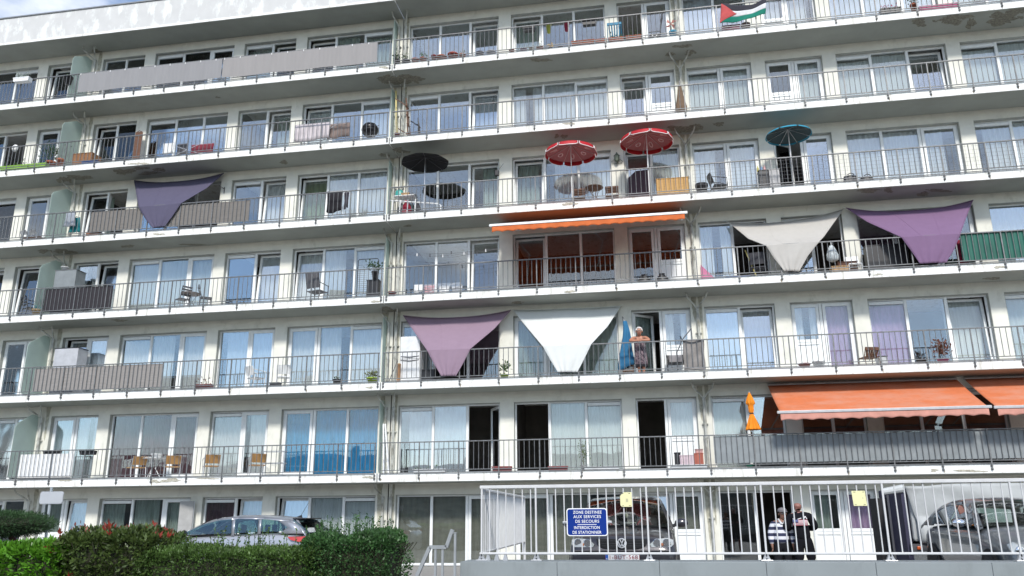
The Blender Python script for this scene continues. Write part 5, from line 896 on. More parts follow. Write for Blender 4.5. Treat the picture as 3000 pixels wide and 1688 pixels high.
def hedge(name, label, dims, n, size, m, core, cat='hedge', asp=.5, up=.4, lump=.04, shoots=0, dep=.12):
    x0, x1, y0, y1, z0, z1 = dims; o = thing(name, label, cat, ((x0+x1)/2, (y0+y1)/2, z0))
    MB().leaves(n, rbox(x0, x1, y0, y1, z0, z1, dep, lump=lump), size, up, asp).build('foliage', m, o)
    q = MB(); i = .13
    rng = random.Random(3)
    for _ in range(260):
        x, y = rng.uniform(x0+.15, x1-.15), rng.uniform(y0+.15, y1-.15); q.tube([(x, y, z0), (x+rng.uniform(-.2, .2), y+rng.uniform(-.1, .1), z0+(z1-z0)*rng.uniform(.4, .85)), (x+rng.uniform(-.3, .3), y+rng.uniform(-.2, .2), z1-.12)], .007, 4, cap=False)
    q.box(x0+i, x1-i, y0+i*1.3, y1-i, z0, z1-i*1.4, .1); q.build('branches_and_shade_core', core, o)  # solid near-black core added among the twigs, painting the hedge's inner shade
    if shoots:
        q = MB(); sts = []
        for _ in range(shoots):
            b = Vector((random.uniform(x0+.1, x1-.1), random.uniform(y0+.05, y1-.1), z1-.1)); t = b+Vector((random.uniform(-.06, .06), random.uniform(-.05, .05), random.uniform(.14, .34)*(1.25-abs((b.x-(x0+x1)/2)/(x1-x0))))); sts.append((b, t))
            for k in range(14): e = .25+.75*k/13; p = b.lerp(t, e); q.leaves(1, lambda: (p, (random.uniform(-1, 1), random.uniform(-1, 1), .4)), size*.95, .3, asp)
        for b, t in sts: q.tube([b, t], .003, 4)
        q.build('shoots', m, o)
    return o
CORE = mat('twigs_and_inner_shade', (.022, .024, .012), .95, var=.4)  # twig colour taken near-black to hold the shade within the foliage
hedge('clipped_hedge', 'bright green clipped laurel hedge at lower left with glossy leaves', (-3.6, -.42, -12.75, -11.75, -.62, .635), 16000, .085, mat('laurel_leaf', (.095, .25, .018), .42, var=.55, scale=9, transl=.3), CORE, asp=.42)
hedge('privet_hedge', 'dark green small leaved privet hedge in front of the silver car', (.75, 3.5, -12.75, -11.8, -.62, .60), 26000, .042, mat('privet_leaf', (.072, .135, .028), .5, var=.55, scale=7, transl=.25), CORE, shoots=60)
hedge('privet_bush', 'taller dark green privet bush with loose shoots beside the handrail', (3.1, 4.57, -12.6, -11.6, -.62, .77), 22000, .042, mat('privet_leaf_dark', (.05, .122, .036), .5, var=.5, scale=7, transl=.25), CORE, cat='bush', shoots=70, lump=.06)
o = hedge('photinia_bush', 'photinia bush with red young shoots between the two hedges', (-.72, 1.05, -12.65, -11.65, -.62, .80), 11000, .075, mat('photinia_leaf', (.065, .10, .025), .42, var=.6, scale=8, transl=.25), CORE, cat='bush', asp=.45, lump=.07)
q = MB(); ff = rbox(-.72, 1.05, -12.7, -11.65, -.3, .84, .03, lump=.07, top=.72)
for _ in range(38):
    p, n = ff(); q.leaves(random.randint(4, 11), lambda: (Vector(p)+Vector((random.gauss(0, .018), random.gauss(0, .018), random.gauss(.01, .02))), n), .075, .9, .38)
for dx, dz in ((-.62, .93), (-.50, .95), (-.05, 1.0), (-.02, .97), (.35, .95), (.62, .93)):
    for _ in range(1): q.leaves(10, lambda: (Vector((dx+random.gauss(0, .02), -12.2, dz-.12+random.gauss(.03, .03))), (0, 0, 1)), .08, .9, .36)
q.build('red_leaves', mat('photinia_red', (.27, .04, .025), .45, var=.5, scale=14, transl=.25), o)
o = thing('topiary_pine', 'dark cloud pruned conifer with a flat pad of foliage at far left', 'tree', (-3.3, -10.5, -.6)); TP = mat('conifer_needles', (.03, .075, .022), .6, var=.5, scale=9, transl=.15)
q = MB()
def pad(cx, cy, cz, rx, ry, rz):
    def f():
        t = random.uniform(0, 2*math.pi); c = random.uniform(-1, 1); s = math.sqrt(1-c*c); k = random.uniform(.72, 1)*(1+.07*math.sin(5*t)); return (cx+rx*k*s*math.cos(t), cy+ry*k*s*math.sin(t), cz+rz*k*c), (s*math.cos(t), s*math.sin(t), c+.2)
    return f
q.leaves(17000, pad(-3.35, -10.5, .93, .88, .8, .22), .06, .3, .16); q.leaves(2500, pad(-3.75, -10.5, .52, .32, .5, .16), .06, .3, .16); q.build('needle_pad', TP, o)
MB().ball((-3.35, -10.5, .93), 1, .74, .66, .15, 20).build('inner_shade_core', CORE, o)  # solid dark ball, its colour stands in for shade inside the pad
MB().tube([(-2.98, -10.5, -.6), (-2.95, -10.5, .2), (-3.02, -10.5, .6), (-3.3, -10.5, .9)], [.07, .06, .055, .03], 8).build('trunk', mat('reddish_bark', (.13, .06, .05), .9, bump=.5), o)
# ================================================================ vehicles
CG = glass('car_glass', (.62, .74, .70), .04, .0); TYR = mat('tyre', (.015, .015, .016), .85); LENS = mat('headlamp_lens', (.50, .52, .50), .15, .2, coat=1); CHROME = mat('chrome', (.75, .76, .78), .12, 1.)
def paint(n, c): return mat(n, c, .32, .35, var=.06, scale=3, coat=.8)
def loft(mb, rings, close=False):
    v = [[mb.b.verts.new(p) for p in r] for r in rings]
    for a, c in zip(v, v[1:]):
        n = len(a)
        for k in range(n if close else n-1): mb.b.faces.new((a[k], a[(k+1) % n], c[(k+1) % n], c[k]))
    mb.b.faces.new(v[0]); mb.b.faces.new(v[-1][::-1]); return mb
def lower_body(L, st, m, par):
    rings = []
    for s, hw, zb, zt, cr in st:
        h = zt-zb; half = [(hw*.90, zb), (hw*.98, zb+.22*h), (hw, zb+.55*h), (hw*.985, zb+.82*h), (hw*.93, zt-.012), (hw*.6, zt+cr*.7), (hw*.22, zt+cr)]
        rings.append([L(x, s, z) for x, z in half]+[L(-x, s, z) for x, z in half[::-1]])
    return loft(MB(), rings, True).build('body', m, par, True, sub=1)
def hwz(z, g): return g[0]+(g[1]-g[0])*min(1, max(0, (z-g[2])/(g[3]-g[2])))
def greenhouse(L, prof, g, m, par, crown=.03, rng=(3, 6), pillars=()):
    # roof skin, screen pillars and side pillars; the window openings stay open behind the panes
    cols = [-1, -.92, -.6, -.2, .2, .6, .92, 1]; mb = MB(); vv = []
    for s, z in prof:
        w_ = hwz(z, g); vv.append([mb.b.verts.new(L(c*w_, s-(.09*(1-c*c) if s < prof[1][0] else 0), z+crown*(1-c*c)-(.02 if abs(c) == 1 else 0))) for c in cols])
    for i, (a, c) in enumerate(zip(vv, vv[1:])):
        for k in range(len(cols)-1):
            if rng[0] <= i < rng[1] or k in (0, len(cols)-2): mb.b.faces.new((a[k], a[k+1], c[k+1], c[k]))
    for sd in (-1, 1):
        for (s0, z0), (s1, z1) in zip(prof, prof[1:]): mb.poly(sidewin(L, [(s0, z0-.02), (s1, z1-.02), (s1, z1-.075), (s0, z0-.075)], g, sd, -.004), (0, 0, .003))
        for p in pillars: mb.poly(sidewin(L, p, g, sd, -.012), Vector(L(-sd*.03, 0, 0))-Vector(L(0, 0, 0)))
    s0, s1, zb = prof[0][0], prof[-1][0], g[2]
    q = MB(); q.poly([L(-g[0]*.93, s0+.05, zb+.03), L(g[0]*.93, s0+.05, zb+.03), L(g[0]*.93, s1-.1, zb+.05), L(-g[0]*.93, s1-.1, zb+.05)], (0, 0, .012)); q.build('cabin_floor', mat('cabin_black', (.014, .014, .016), .8), par)
    return mb
def sidewin(L, pts, g, side, off, th=.006):
    return [L(side*(hwz(z, g)+off), s, z) for s, z in pts]
def wheel(L, x, s, z, r, par):
    w_ = thing('wheel', '', '', (0, 0, 0)); bpy.data.objects.remove(w_)
    def ring(rr, xx, n=24): return [L(xx, s+rr*math.cos(2*math.pi*k/n), z+rr*math.sin(2*math.pi*k/n)) for k in range(n)]
    sg = 1 if x > 0 else -1
    t = loft(MB(), [ring(r*.62, x-sg*.09), ring(r*.95, x-sg*.09), ring(r, x-sg*.05), ring(r, x+sg*.05), ring(r*.95, x+sg*.09), ring(r*.66, x+sg*.09)], True).build('tyre', TYR, par, True)
    q = loft(MB(), [ring(r*.64, x+sg*.06), ring(r*.62, x+sg*.075), ring(r*.5, x+sg*.06), ring(r*.1, x+sg*.085)], True); q.build('rim', ALU, t)
# ---- dark van facing the camera
VX, VY, VG = 7.588, -11.32, -.15
VL = lambda x, s, z: (VX+x, VY+s, z)
VP = paint('van_anthracite', (.035, .034, .042)); o = thing('parked_van', 'dark anthracite people carrier facing the fence behind the blue sign', 'van', (VX, VY+2, VG))
lower_body(VL, [(0, .66, .16, .50, .0), (.02, .72, .10, .55, .0), (.08, .765, .06, .655, .03), (.16, .785, .05, .70, .035), (.5, .80, .05, .745, .045), (1.06, .81, .05, .80, .05), (1.2, .81, .05, .84, .02), (2.6, .81, .05, .85, 0), (4.1, .80, .05, .84, 0), (4.3, .74, .1, .8, 0)], VP, o)
g = (.775, .60, .80, 1.27); prof = [(.98, .80), (1.25, .93), (1.65, 1.13), (1.92, 1.245), (2.2, 1.285), (2.8, 1.305), (3.6, 1.29), (4.0, 1.24), (4.28, .84)]
greenhouse(VL, prof, g, VP, o, .03, (3, 8), ([(2.25, .82), (2.32, .82), (2.32, 1.24), (2.25, 1.24)], [(3.1, .82), (3.17, .82), (3.17, 1.26), (3.1, 1.26)], [(3.9, .82), (4.28, .82), (4.0, 1.2), (3.85, 1.2)])).build('roof', VP, o, True)
def strip(L, prof, g, c0, off, crown, bulge=.09, th=0):
    rows = []; n = 8
    for i, (s, z) in enumerate(prof):
        w_ = hwz(z, g)*c0[i] if isinstance(c0, list) else hwz(z, g)*c0
        rows.append([L(w_*(2*k/n-1), s-off-(bulge*(1-((2*k/n-1)*.9)**2)), z+crown*(1-((2*k/n-1)*.9)**2)+off*.4) for k in range(n+1)])
    mb = MB(); vv = [[mb.b.verts.new(p) for p in r] for r in rows]
    for a, c in zip(vv, vv[1:]):
        for k in range(n): mb.b.faces.new((a[k], a[k+1], c[k+1], c[k]))
    return mb
strip(VL, [(1.0, .825), (1.25, .94), (1.65, 1.14), (1.85, 1.222)], g, .92, .02, .03).build('windscreen', CG, o, True)
for sd_ in (-1, 1):
    for pts in ([(1.2, .86), (1.75, 1.12), (2.0, 1.19), (2.25, 1.2), (2.25, .86)], [(2.32, .86), (2.32, 1.2), (3.1, 1.22), (3.1, .86)], [(3.17, .86), (3.17, 1.22), (3.85, 1.19), (4.05, .87)]):
        MB().poly(sidewin(VL, pts, g, sd_, .004), (sd_*.004, 0, 0)).build('side_window', CG, o)
    MB().poly(rrect(0, 1, 0, 1, .1, 0) and [VL(sd_*x, s, z) for x, s, z in ((.42, .045, .565), (.70, .065, .562), (.74, .11, .60), (.735, .13, .66), (.66, .12, .685), (.48, .075, .672), (.40, .04, .60))], (0, -.022, 0)).build('headlight', LENS, o)
    h = C.objects[-1]; q = MB(); q.lathe((0, 0, 0), [(.055, 0), (.05, .006)], 14)
    for v in q.b.verts: v.co = Vector(VL(sd_*.50, .028, .622))+Vector((v.co.x, -v.co.z, v.co.y))
    q.build('reflector', CHROME, h); q = MB(); q.lathe((0, 0, 0), [(.055, 0), (.05, .006)], 14)
    for v in q.b.verts: v.co = Vector(VL(sd_*.64, .055, .625))+Vector((v.co.x, -v.co.z, v.co.y))
    q.build('reflector', CHROME, h); q = MB(); q.ball(VL(sd_*.57, .04, .595), .022, 1, .4, 1, 8); q.build('indicator_bulb', mat('amber', (.5, .18, .08), .4), h)
    mr = MB(); mr.ball(VL(sd_*.90, 1.33, .885), .115, .95, .5, .62, 14); m_ = mr.build('wing_mirror', VP, o, True); MB().tube([VL(sd_*.74, 1.3, .83), VL(sd_*.82, 1.32, .86)], .025, 6).build('mirror_stalk', BLK, m_)
    for s in (.75, 3.5): wheel(VL, sd_*.74, s, VG+.31, .31, o)
MB().poly([VL(x, .028, z) for x, z in ((-.37, .675), (.37, .675), (.34, .60), (.28, .555), (.2, .54), (-.2, .54), (-.28, .555), (-.34, .60))], (0, -.03, 0)).build('grille', mat('grille_black', (.012, .012, .013), .5), o); gr = C.objects[-1]; q = MB()
for i in range(3): q.box(VX-.32+.02*i, VX+.32-.02*i, VY-.012, VY-.003, .645-.035*i, .652-.035*i)
q.build('grille_bar', mat('grille_slat', (.05, .05, .055), .4), gr)
q = MB(); cz = .617; ym = VY-.02; q.tube([(VX+.062*math.cos(2*math.pi*i/28), ym, cz+.062*math.sin(2*math.pi*i/28)) for i in range(29)], .0085, 6, cap=False)
for x0, z0, x1, z1 in ((-.027, .055, 0, -.0), (.027, .055, 0, -.0), (-.052, .028, -.02, -.052), (-.02, -.052, 0, -.004), (.052, .028, .02, -.052), (.02, -.052, 0, -.004)): q.bar((VX+x0, ym, cz+z0), (VX+x1, ym, cz+z1), .013)
q.build('emblem', mat('emblem_white', (.80, .81, .82), .3, .2), gr)
MB().box(VX-.70, VX+.70, VY-.012, VY+.03, .50, .525, .01).build('bumper_strip', VP, o); MB().box(VX-.5, VX+.5, VY-.02, VY+.02, .34, .395, .01).build('bumper', mat('bumper_plastic', (.03, .03, .035), .55), o)
o2 = MB().box(VX-.245, VX+.245, VY-.045, VY-.03, .385, .468, .004).build('number_plate', mat('plate_red_edge', (.35, .02, .04), .4), o); MB().box(VX-.2, VX+.241, VY-.048, VY-.0455, .389, .464).build('plate_face', mat('plate_white', (.72, .72, .73), .4), o2); MB().box(VX-.241, VX-.2005, VY-.048, VY-.0455, .389, .464).build('euro_band', mat('euro_blue', (.01, .08, .35), .4), o2)
letters('1-BUT-568', (VX+.02, VY-.0505, .4265), .40, .054, .001, mat('plate_red', (.22, .01, .03), .5), o2, off=.004, track=1.1); letters('B', (VX-.221, VY-.0505, .405), .013, .016, .001, SW, o2)
q = MB(); q.tube([VL(-.55, .92, .845), VL(.05, .93, .87)], .008, 5); q.tube([VL(.0, .92, .86), VL(.58, .95, .84)], .008, 5); q.build('wiper', BLK, o)
for sx in (-.36, .36): q = MB(); q.box(VX+sx-.2, VX+sx+.2, VY+2.3, VY+2.42, .6, 1.0, .05); q.box(VX+sx-.11, VX+sx+.11, VY+2.34, VY+2.42, 1.0, 1.16, .04); q.build('seat', DGR, o)
q = MB(); q.tube([VL(.03, 1.55, 1.12), VL(.03, 1.55, 1.03)], .004, 4); q.ball(VL(.03, 1.55, 1.0), .035, .8, .6, 1.2, 10); q.build('mirror_pendant', mat('pale_pendant', (.55, .45, .38), .6), o)
# ---- grey car at right, same heading
QX, QY = 13.52, -11.5; QG = -.15; QL = lambda x, s, z: (QX+x, QY+s, QG+z); QP = paint('car_slate_grey', (.15, .165, .18)); o = thing('parked_car', 'slate grey rounded hatchback behind the fence at lower right, hedge reflected in its door', 'car', (QX, QY+2, QG))
lower_body(QL, [(0, .60, .30, .58, .0), (.06, .70, .2, .66, .02), (.2, .79, .18, .76, .05), (.55, .82, .18, .86, .06), (1.0, .83, .18, .93, .06), (1.35, .835, .18, .95, .02), (2.4, .84, .18, .96, 0), (3.3, .84, .18, .97, 0), (3.75, .79, .22, .95, 0), (3.95, .68, .3, .86, 0)], QP, o)
g = (.80, .56, .93, 1.33); prof = [(1.1, .93), (1.35, 1.05), (1.7, 1.22), (1.95, 1.31), (2.3, 1.355), (2.8, 1.355), (3.2, 1.30), (3.5, 1.2), (3.85, .96)]
greenhouse(QL, prof, g, QP, o, .035, (3, 7), ([(2.4, .94), (2.47, .94), (2.42, 1.3), (2.35, 1.3)], [(3.3, .95), (3.85, .95), (3.5, 1.18), (3.1, 1.27), (3.3, 1.12)])).build('roof', QP, o, True); strip(QL, [(1.12, .95), (1.35, 1.06), (1.7, 1.225), (1.9, 1.295)], g, .90, .02, .035).build('windscreen', CG, o, True); strip(QL, [(3.45, 1.235), (3.86, .99)], g, .85, -.02, .03, -.03).build('rear_window', CG, o, True)
for sd_ in (-1, 1):
    for pts in ([(1.32, .975), (1.72, 1.17), (2.0, 1.255), (2.35, 1.275), (2.4, .975)], [(2.47, .975), (2.42, 1.275), (2.8, 1.27), (3.1, 1.22), (3.3, 1.12), (3.3, .98)]): MB().poly(sidewin(QL, pts, g, sd_, .004), (sd_*.004, 0, 0)).build('side_window', CG, o)
    MB().poly([QL(sd_*x, s, z) for x, s, z in ((.50, .08, .60), (.66, .09, .59), (.765, .17, .64), (.775, .26, .73), (.72, .20, .765), (.56, .11, .72))], (0, -.03, .008)).build('headlight', LENS, o); h = C.objects[-1]; q = MB(); q.ball(QL(sd_*.68, .1, .67), .05, 1, .4, 1, 10); q.build('reflector', CHROME, h, True)
    m_ = MB().ball(QL(sd_*.95, 1.42, 1.01), .10, 1, .6, .65, 14).build('wing_mirror', CHROME if sd_ < 0 else QP, o, True); MB().tube([QL(sd_*.80, 1.38, .97), QL(sd_*.88, 1.4, .985)], .025, 6).build('mirror_stalk', BLK, m_)
    for s in (.72, 3.2): wheel(QL, sd_*.77, s, .30, .30, o); q = MB(); q.poly([QL(sd_*.846, s+.37*math.cos(t), .30+.37*math.sin(t)) for t in [math.pi*i/16 for i in range(17)]], (sd_*.004, 0, 0)); q.build('wheel_arch', mat('arch_black', (.012, .012, .013), .8), o)
    MB().box(QX+sd_*.845-.008, QX+sd_*.845+.008, QY+2.2, QY+2.36, QG+.86, QG+.89, .004).build('door_handle', QP, o)
for sx in (-.34, .34): q = MB(); q.box(QX+sx-.2, QX+sx+.2, QY+2.3, QY+2.42, .4, .84, .05); q.box(QX+sx-.1, QX+sx+.1, QY+2.33, QY+2.41, .84, 1.0, .03); q.build('seat', DGR, o)
# ---- silver estate at left, heading left
EX, EY, EG = -4.95, -3.05, -.42; EL = lambda x, s, z: (EX+s, EY+x, EG+z); EP = paint('car_silver', (.34, .36, .40)); o = thing('parked_car', 'silver estate car with red tail lamps parked behind the privet hedge', 'car', (EX+2.2, EY, EG))
lower_body(EL, [(0, .6, .3, .62, 0), (.1, .72, .2, .72, .03), (.4, .80, .18, .84, .05), (.95, .83, .18, .94, .05), (1.25, .84, .18, .99, .02), (2.5, .84, .18, 1.04, 0), (3.6, .84, .18, 1.08, 0), (4.2, .82, .2, 1.06, 0), (4.48, .76, .28, 1.0, 0), (4.58, .66, .34, .9, 0)], EP, o)
g = (.81, .60, .97, 1.46); prof = [(.85, .94), (1.2, 1.12), (1.6, 1.31), (2.0, 1.43), (2.5, 1.485), (3.2, 1.475), (3.9, 1.41), (4.12, 1.36), (4.42, 1.06)]
greenhouse(EL, prof, g, EP, o, .03, (3, 7), ([(2.42, 1.0), (2.50, 1.0), (2.42, 1.43), (2.32, 1.43)], [(3.12, 1.04), (3.2, 1.04), (3.14, 1.43), (3.05, 1.43)], [(3.72, 1.05), (4.42, 1.05), (4.12, 1.33), (3.75, 1.40), (3.6, 1.36), (3.88, 1.2)])).build('roof', EP, o, True); strip(EL, [(.88, .97), (1.2, 1.13), (1.6, 1.32), (1.95, 1.42)], g, .9, .015, .03).build('windscreen', CG, o, True)
q = MB()
q.poly([EL(-.66, 3.99, 1.375), EL(.66, 3.99, 1.375), EL(.75, 4.47, 1.06), EL(-.75, 4.47, 1.06)], (.03, 0, .02)); q.build('rear_window', CG, o)
MB().box(EX+3.95, EX+4.25, EY-.58, EY+.58, EG+1.395, EG+1.425, .012).build('spoiler', BLK, o)
for sd_ in (-1, 1):
    for pts in ([(1.0, 1.03), (1.55, 1.27), (1.95, 1.375), (2.32, 1.41), (2.42, 1.06)], [(2.50, 1.06), (2.42, 1.41), (3.05, 1.405), (3.12, 1.10)], [(3.20, 1.10), (3.14, 1.40), (3.6, 1.36), (3.88, 1.2), (3.72, 1.10)]): MB().poly(sidewin(EL, pts, g, sd_, .004), (0, sd_*.004, 0)).build('side_window', CG, o)
    MB().poly([EL(sd_*x, s, z) for x, s, z in ((.845, 3.95, .98), (.835, 4.25, .99), (.79, 4.45, .985), (.78, 4.46, .88), (.835, 4.3, .85), (.85, 4.05, .90))], (.02, sd_*.02, 0)).build('tail_light', mat('tail_red', (.45, .015, .01), .2, coat=1), o)
    m_ = MB().ball(EL(sd_*.95, 1.22, 1.08), .10, .6, 1, .7, 12).build('wing_mirror', BLK, o, True); MB().tube([EL(sd_*.80, 1.2, 1.03), EL(sd_*.88, 1.2, 1.05)], .025, 6).build('mirror_stalk', BLK, m_)
    for s in (.82, 3.45): wheel(EL, sd_*.77, s, .31, .31, o)
q = MB(); q.poly([EL(0, 3.75, 1.44), EL(0, 3.95, 1.43), EL(0, 3.93, 1.50)], (0, .02, 0)); q.tube([EL(0, 3.92, 1.49), EL(0, 4.1, 1.80)], .005, 5); q.build('antenna', BLK, o)
for s, n_ in ((2.1, 2), (2.95, 3)):
    for x in ([-.36, .36] if n_ == 2 else [-.42, 0, .42]): q = MB(); q.box(EX+s, EX+s+.12, EY+x-.18, EY+x+.18, EG+.6, EG+1.1, .05); q.box(EX+s+.02, EX+s+.1, EY+x-.1, EY+x+.1, EG+1.1, EG+1.26, .03); q.build('seat', DGR, o)
# ---- covered trailer
o = thing('covered_trailer', 'trailer with a loose pale grey tarpaulin behind the slate grey hatchback', 'trailer', (14.3, -6.4, -.4)); TARP = mat('grey_tarpaulin', (.37, .385, .385), .7, var=.08, scale=3, bump=.5, bscale=5, dirt=((.30, .31, .31), 3, .55, .7, (1, 1, .4)))
def tp_(u, v):
    x = 12.76+u*3.6; z = .47+1.06*v; f = math.exp(-((u-.06)/.09)**2)
    return (x+.05*math.sin(v*5)*f+(.16*(1-v)*f), -7.0-.05*math.sin(u*26+v*6)*(1-v)-.10*f*math.sin(v*9)*(1-v)-.02*math.sin(u*9+v*13), z-.05*f*math.sin(v*14))
MB().grid(tp_, 50, 18).build('tarpaulin', TARP, o, True, .004); MB().box(12.78, 16.34, -6.93, -5.2, .5, 1.5, .05).build('tarp_body', TARP, o); MB().box(12.7, 16.4, -7.0, -5.1, .33, .46).build('chassis', CHR, o)
for s in (13.0, 14.6):
    q = MB(); q.lathe((0, 0, 0), [(.2, 0), (.28, .02), (.28, .16), (.2, .18)], 20)
    for v in q.b.verts: v.co = Vector((s+1+v.co.x, -7.05+v.co.z, -.13+v.co.y))
    q.build('wheel', TYR, o, True)
MB().box(12.79, 12.87, -7.03, -7.0, .36, .42, .01).build('side_lamp', mat('amber_lamp', (.55, .10, .02), .3), o); MB().box(12.66, 12.75, -6.9, -5.3, -.1, 1.46).build('door_frame', mat('navy_flap', (.03, .03, .06), .8), o)
q = MB(); q.tube([(12.33, -6.9, 1.40), (12.72, -6.9, 1.46)], [.06, .075], 10); q.build('rolled_awning', mat('pale_roll', (.45, .47, .47), .6), o); MB().box(12.44, 12.655, -5.9, -5.4, -.1, 1.3).build('dark_interior', mat('dark_box', (.02, .02, .022), .9), o); MB().tube([(12.42, -6.9, 1.34), (12.42, -6.9, -.1)], .02, 6).build('support_pole', CHR, o)
# ================================================================ people
SK1 = mat('skin_sunburnt', (.42, .19, .12), .55, var=.05, scale=20); SK2 = mat('skin_tan', (.22, .11, .075), .55, var=.06, scale=20); SK3 = mat('skin_ruddy', (.27, .125, .10), .5, var=.05, scale=20)
EYW = mat('eye_white', (.7, .7, .7), .3); EYD = mat('eye_dark', (.02, .015, .012), .3); LIP = mat('lips', (.30, .08, .07), .5)
def skin(name, V, E, m, par, sub=2, root=0, flat=None):
    me = bpy.data.meshes.new(name); org = ORG.get(par, Vector((0, 0, 0))); keys = list(V); me.from_pydata([Vector(V[k][:3])-org for k in keys], [(keys.index(a), keys.index(b)) for a, b in E], [])
    ob = bpy.data.objects.new(name, me); C.objects.link(ob); ob.parent = par; ORG[ob] = org; me.materials.append(m)
    k = ob.modifiers.new('skin', 'SKIN'); k.use_smooth_shade = True; k.branch_smoothing = .6
    sv = me.skin_vertices[0].data if me.skin_vertices else None
    if sv is None:
        bm = bmesh.new(); bm.from_mesh(me); bm.verts.layers.skin.verify(); bm.to_mesh(me); bm.free(); sv = me.skin_vertices[0].data
    for i, kk in enumerate(keys):
        r = V[kk][3]; sv[i].radius = r if isinstance(r, tuple) else (r, r); sv[i].use_root = (i == root)
    s = ob.modifiers.new('sub', 'SUBSURF'); s.levels = s.render_levels = sub; return ob
def hand(V, E, w, pre, fwd, side, up, sc=1.):
    # palm, four fingers of unequal length with a knuckle bend, and a thumb leaving the side of the palm
    f, s, u = Vector(fwd).normalized(), Vector(side).normalized(), Vector(up).normalized(); p = Vector(V[w][:3]); pm = p+f*.055*sc; V[pre+'palm'] = (*pm, (.030*sc, .016*sc)); E.append((w, pre+'palm'))
    for i, (o, l) in enumerate(((-.027, .058), (-.009, .068), (.009, .064), (.026, .050))):
        a = pm+f*.028*sc+s*o*sc; b = a+(f*.8-u*.35)*l*.55*sc; c = b+(f*.5-u*.75)*l*.5*sc; n = pre+'f%d' % i; V[n+'a'] = (*a, .0095*sc); V[n+'b'] = (*b, .0085*sc); V[n+'c'] = (*c, .0075*sc); E += [(pre+'palm', n+'a'), (n+'a', n+'b'), (n+'b', n+'c')]
    a = p+f*.03*sc-s*.036*sc; b = a+(f*.7-s*.5)*.04*sc; V[pre+'ta'] = (*a, .011*sc); V[pre+'tb'] = (*b, .009*sc); E += [(pre+'palm', pre+'ta'), (pre+'ta', pre+'tb')]
def face(par, c, d, r, m, hair=None):
    # c: head centre, d: looking direction (in plan), r: half width
    d = Vector(d).normalized(); s = Vector((-d.y, d.x, 0)).normalized(); U = Vector((0, 0, 1)); c = Vector(c)
    for sg in (-1, 1):
        e = MB().ball(c+d*r*.98+s*sg*r*.40+U*r*.06, r*.16, 1, 1, .7, 10).build('eye', EYW, par, True); MB().ball(c+d*r*1.11+s*sg*r*.40+U*r*.06, r*.07, 1, 1, 1, 8).build('pupil', EYD, e, True)
        MB().ball(c+s*sg*r*1.02-U*r*.08, r*.26, .45 if abs(s.x) > .5 else 1, .7, 1.1, 10).build('ear', m, par, True)
        MB().tube([c+d*r*1.02+s*sg*r*.18+U*r*.30, c+d*r*1.0+s*sg*r*.60+U*r*.30], r*.06, 5).build('eyebrow', hair or EYD, par)
    MB().tube([c+d*r*1.0+U*r*.12, c+d*r*1.28-U*r*.30, c+d*r*1.05-U*r*.36], [r*.10, r*.17, r*.12], 8).build('nose', m, par, True); MB().tube([c+d*r*.98-s*r*.32-U*r*.66, c+d*r*1.07-U*r*.69, c+d*r*.98+s*r*.32-U*r*.66], [r*.05, r*.1, r*.05], 6).build('mouth', LIP, par, True)
def head_v(V, E, neck, c, r, d):
    d = Vector(d).normalized(); c = Vector(c); V['jaw'] = (*(c+d*r*.28-Vector((0, 0, r*.75))), r*.66); V['face'] = (*(c+d*r*.12), r*.94); V['crown'] = (*(c+Vector((0, 0, r*.68))-d*r*.06), r*.74); E += [(neck, 'jaw'), ('jaw', 'face'), ('face', 'crown')]
# ---- woman leaning on the railing
z = fz(2); wx = 7.86; o = thing('person', 'white haired woman in a patterned sundress leaning with folded arms on the railing', 'person', (wx, .3, z)); V = {}; E = []
V['pel'] = (wx+.01, .40, z+.56, .125); V['waist'] = (wx+.005, .34, z+.75, .115); V['chest'] = (wx, .26, z+.93, .13); V['up'] = (wx, .22, z+1.075, .10); V['neck'] = (wx-.005, .20, z+1.14, .056); E += [('pel', 'waist'), ('waist', 'chest'), ('chest', 'up'), ('up', 'neck')]
head_v(V, E, 'neck', (wx-.003, .15, z+1.275), .10, (0.05, -1, 0))
for sg, n in ((-1, 'l'), (1, 'r')):
    V['sh'+n] = (wx+sg*.15, .22, z+1.095, .064); V['um'+n] = (wx+sg*.225, .14, z+1.035, .056); V['el'+n] = (wx+sg*.285, .04, z+.965, .045); V['fm'+n] = (wx+sg*.17, -.02, z+.955, .040); V['wr'+n] = (wx+sg*.075, -.03, z+.958, .028); E += [('up', 'sh'+n), ('sh'+n, 'um'+n), ('um'+n, 'el'+n), ('el'+n, 'fm'+n), ('fm'+n, 'wr'+n)]
    hand(V, E, 'wr'+n, 'h'+n, (-sg, -.1, -.1), (0, -1, .0), (0, .0, 1), .95)
    V['hip'+n] = (wx+sg*.075+.01, .40, z+.50, .085); V['kn'+n] = (wx+sg*.07+.01, .37, z+.27, .055); V['cf'+n] = (wx+sg*.068+.01, .385, z+.17, .05); V['an'+n] = (wx+sg*.065+.01, .39, z+.05, .034); V['to'+n] = (wx+sg*.075+.01, .29, z+.03, .03); E += [('pel', 'hip'+n), ('hip'+n, 'kn'+n), ('kn'+n, 'cf'+n), ('cf'+n, 'an'+n), ('an'+n, 'to'+n)]
skin('body', V, E, SK1, o); face(o, (wx-.003, .15, z+1.262), (.05, -1, 0), .095, SK1, mat('white_hair', (.66, .65, .63), .8, var=.15, scale=40))
q = MB(); hc = Vector((wx-.003, .18, z+1.305))
for i in range(90):
    t, c = random.uniform(0, 2*math.pi), random.uniform(-.15, 1); s = math.sqrt(1-min(1, c*c)); d = Vector((s*math.cos(t), s*math.sin(t), c))
    if d.y < -.35 and c < .55: continue
    q.ball(hc+Vector((d.x*.088, d.y*.092, d.z*.085)), .026, 1, 1, .9, 6)
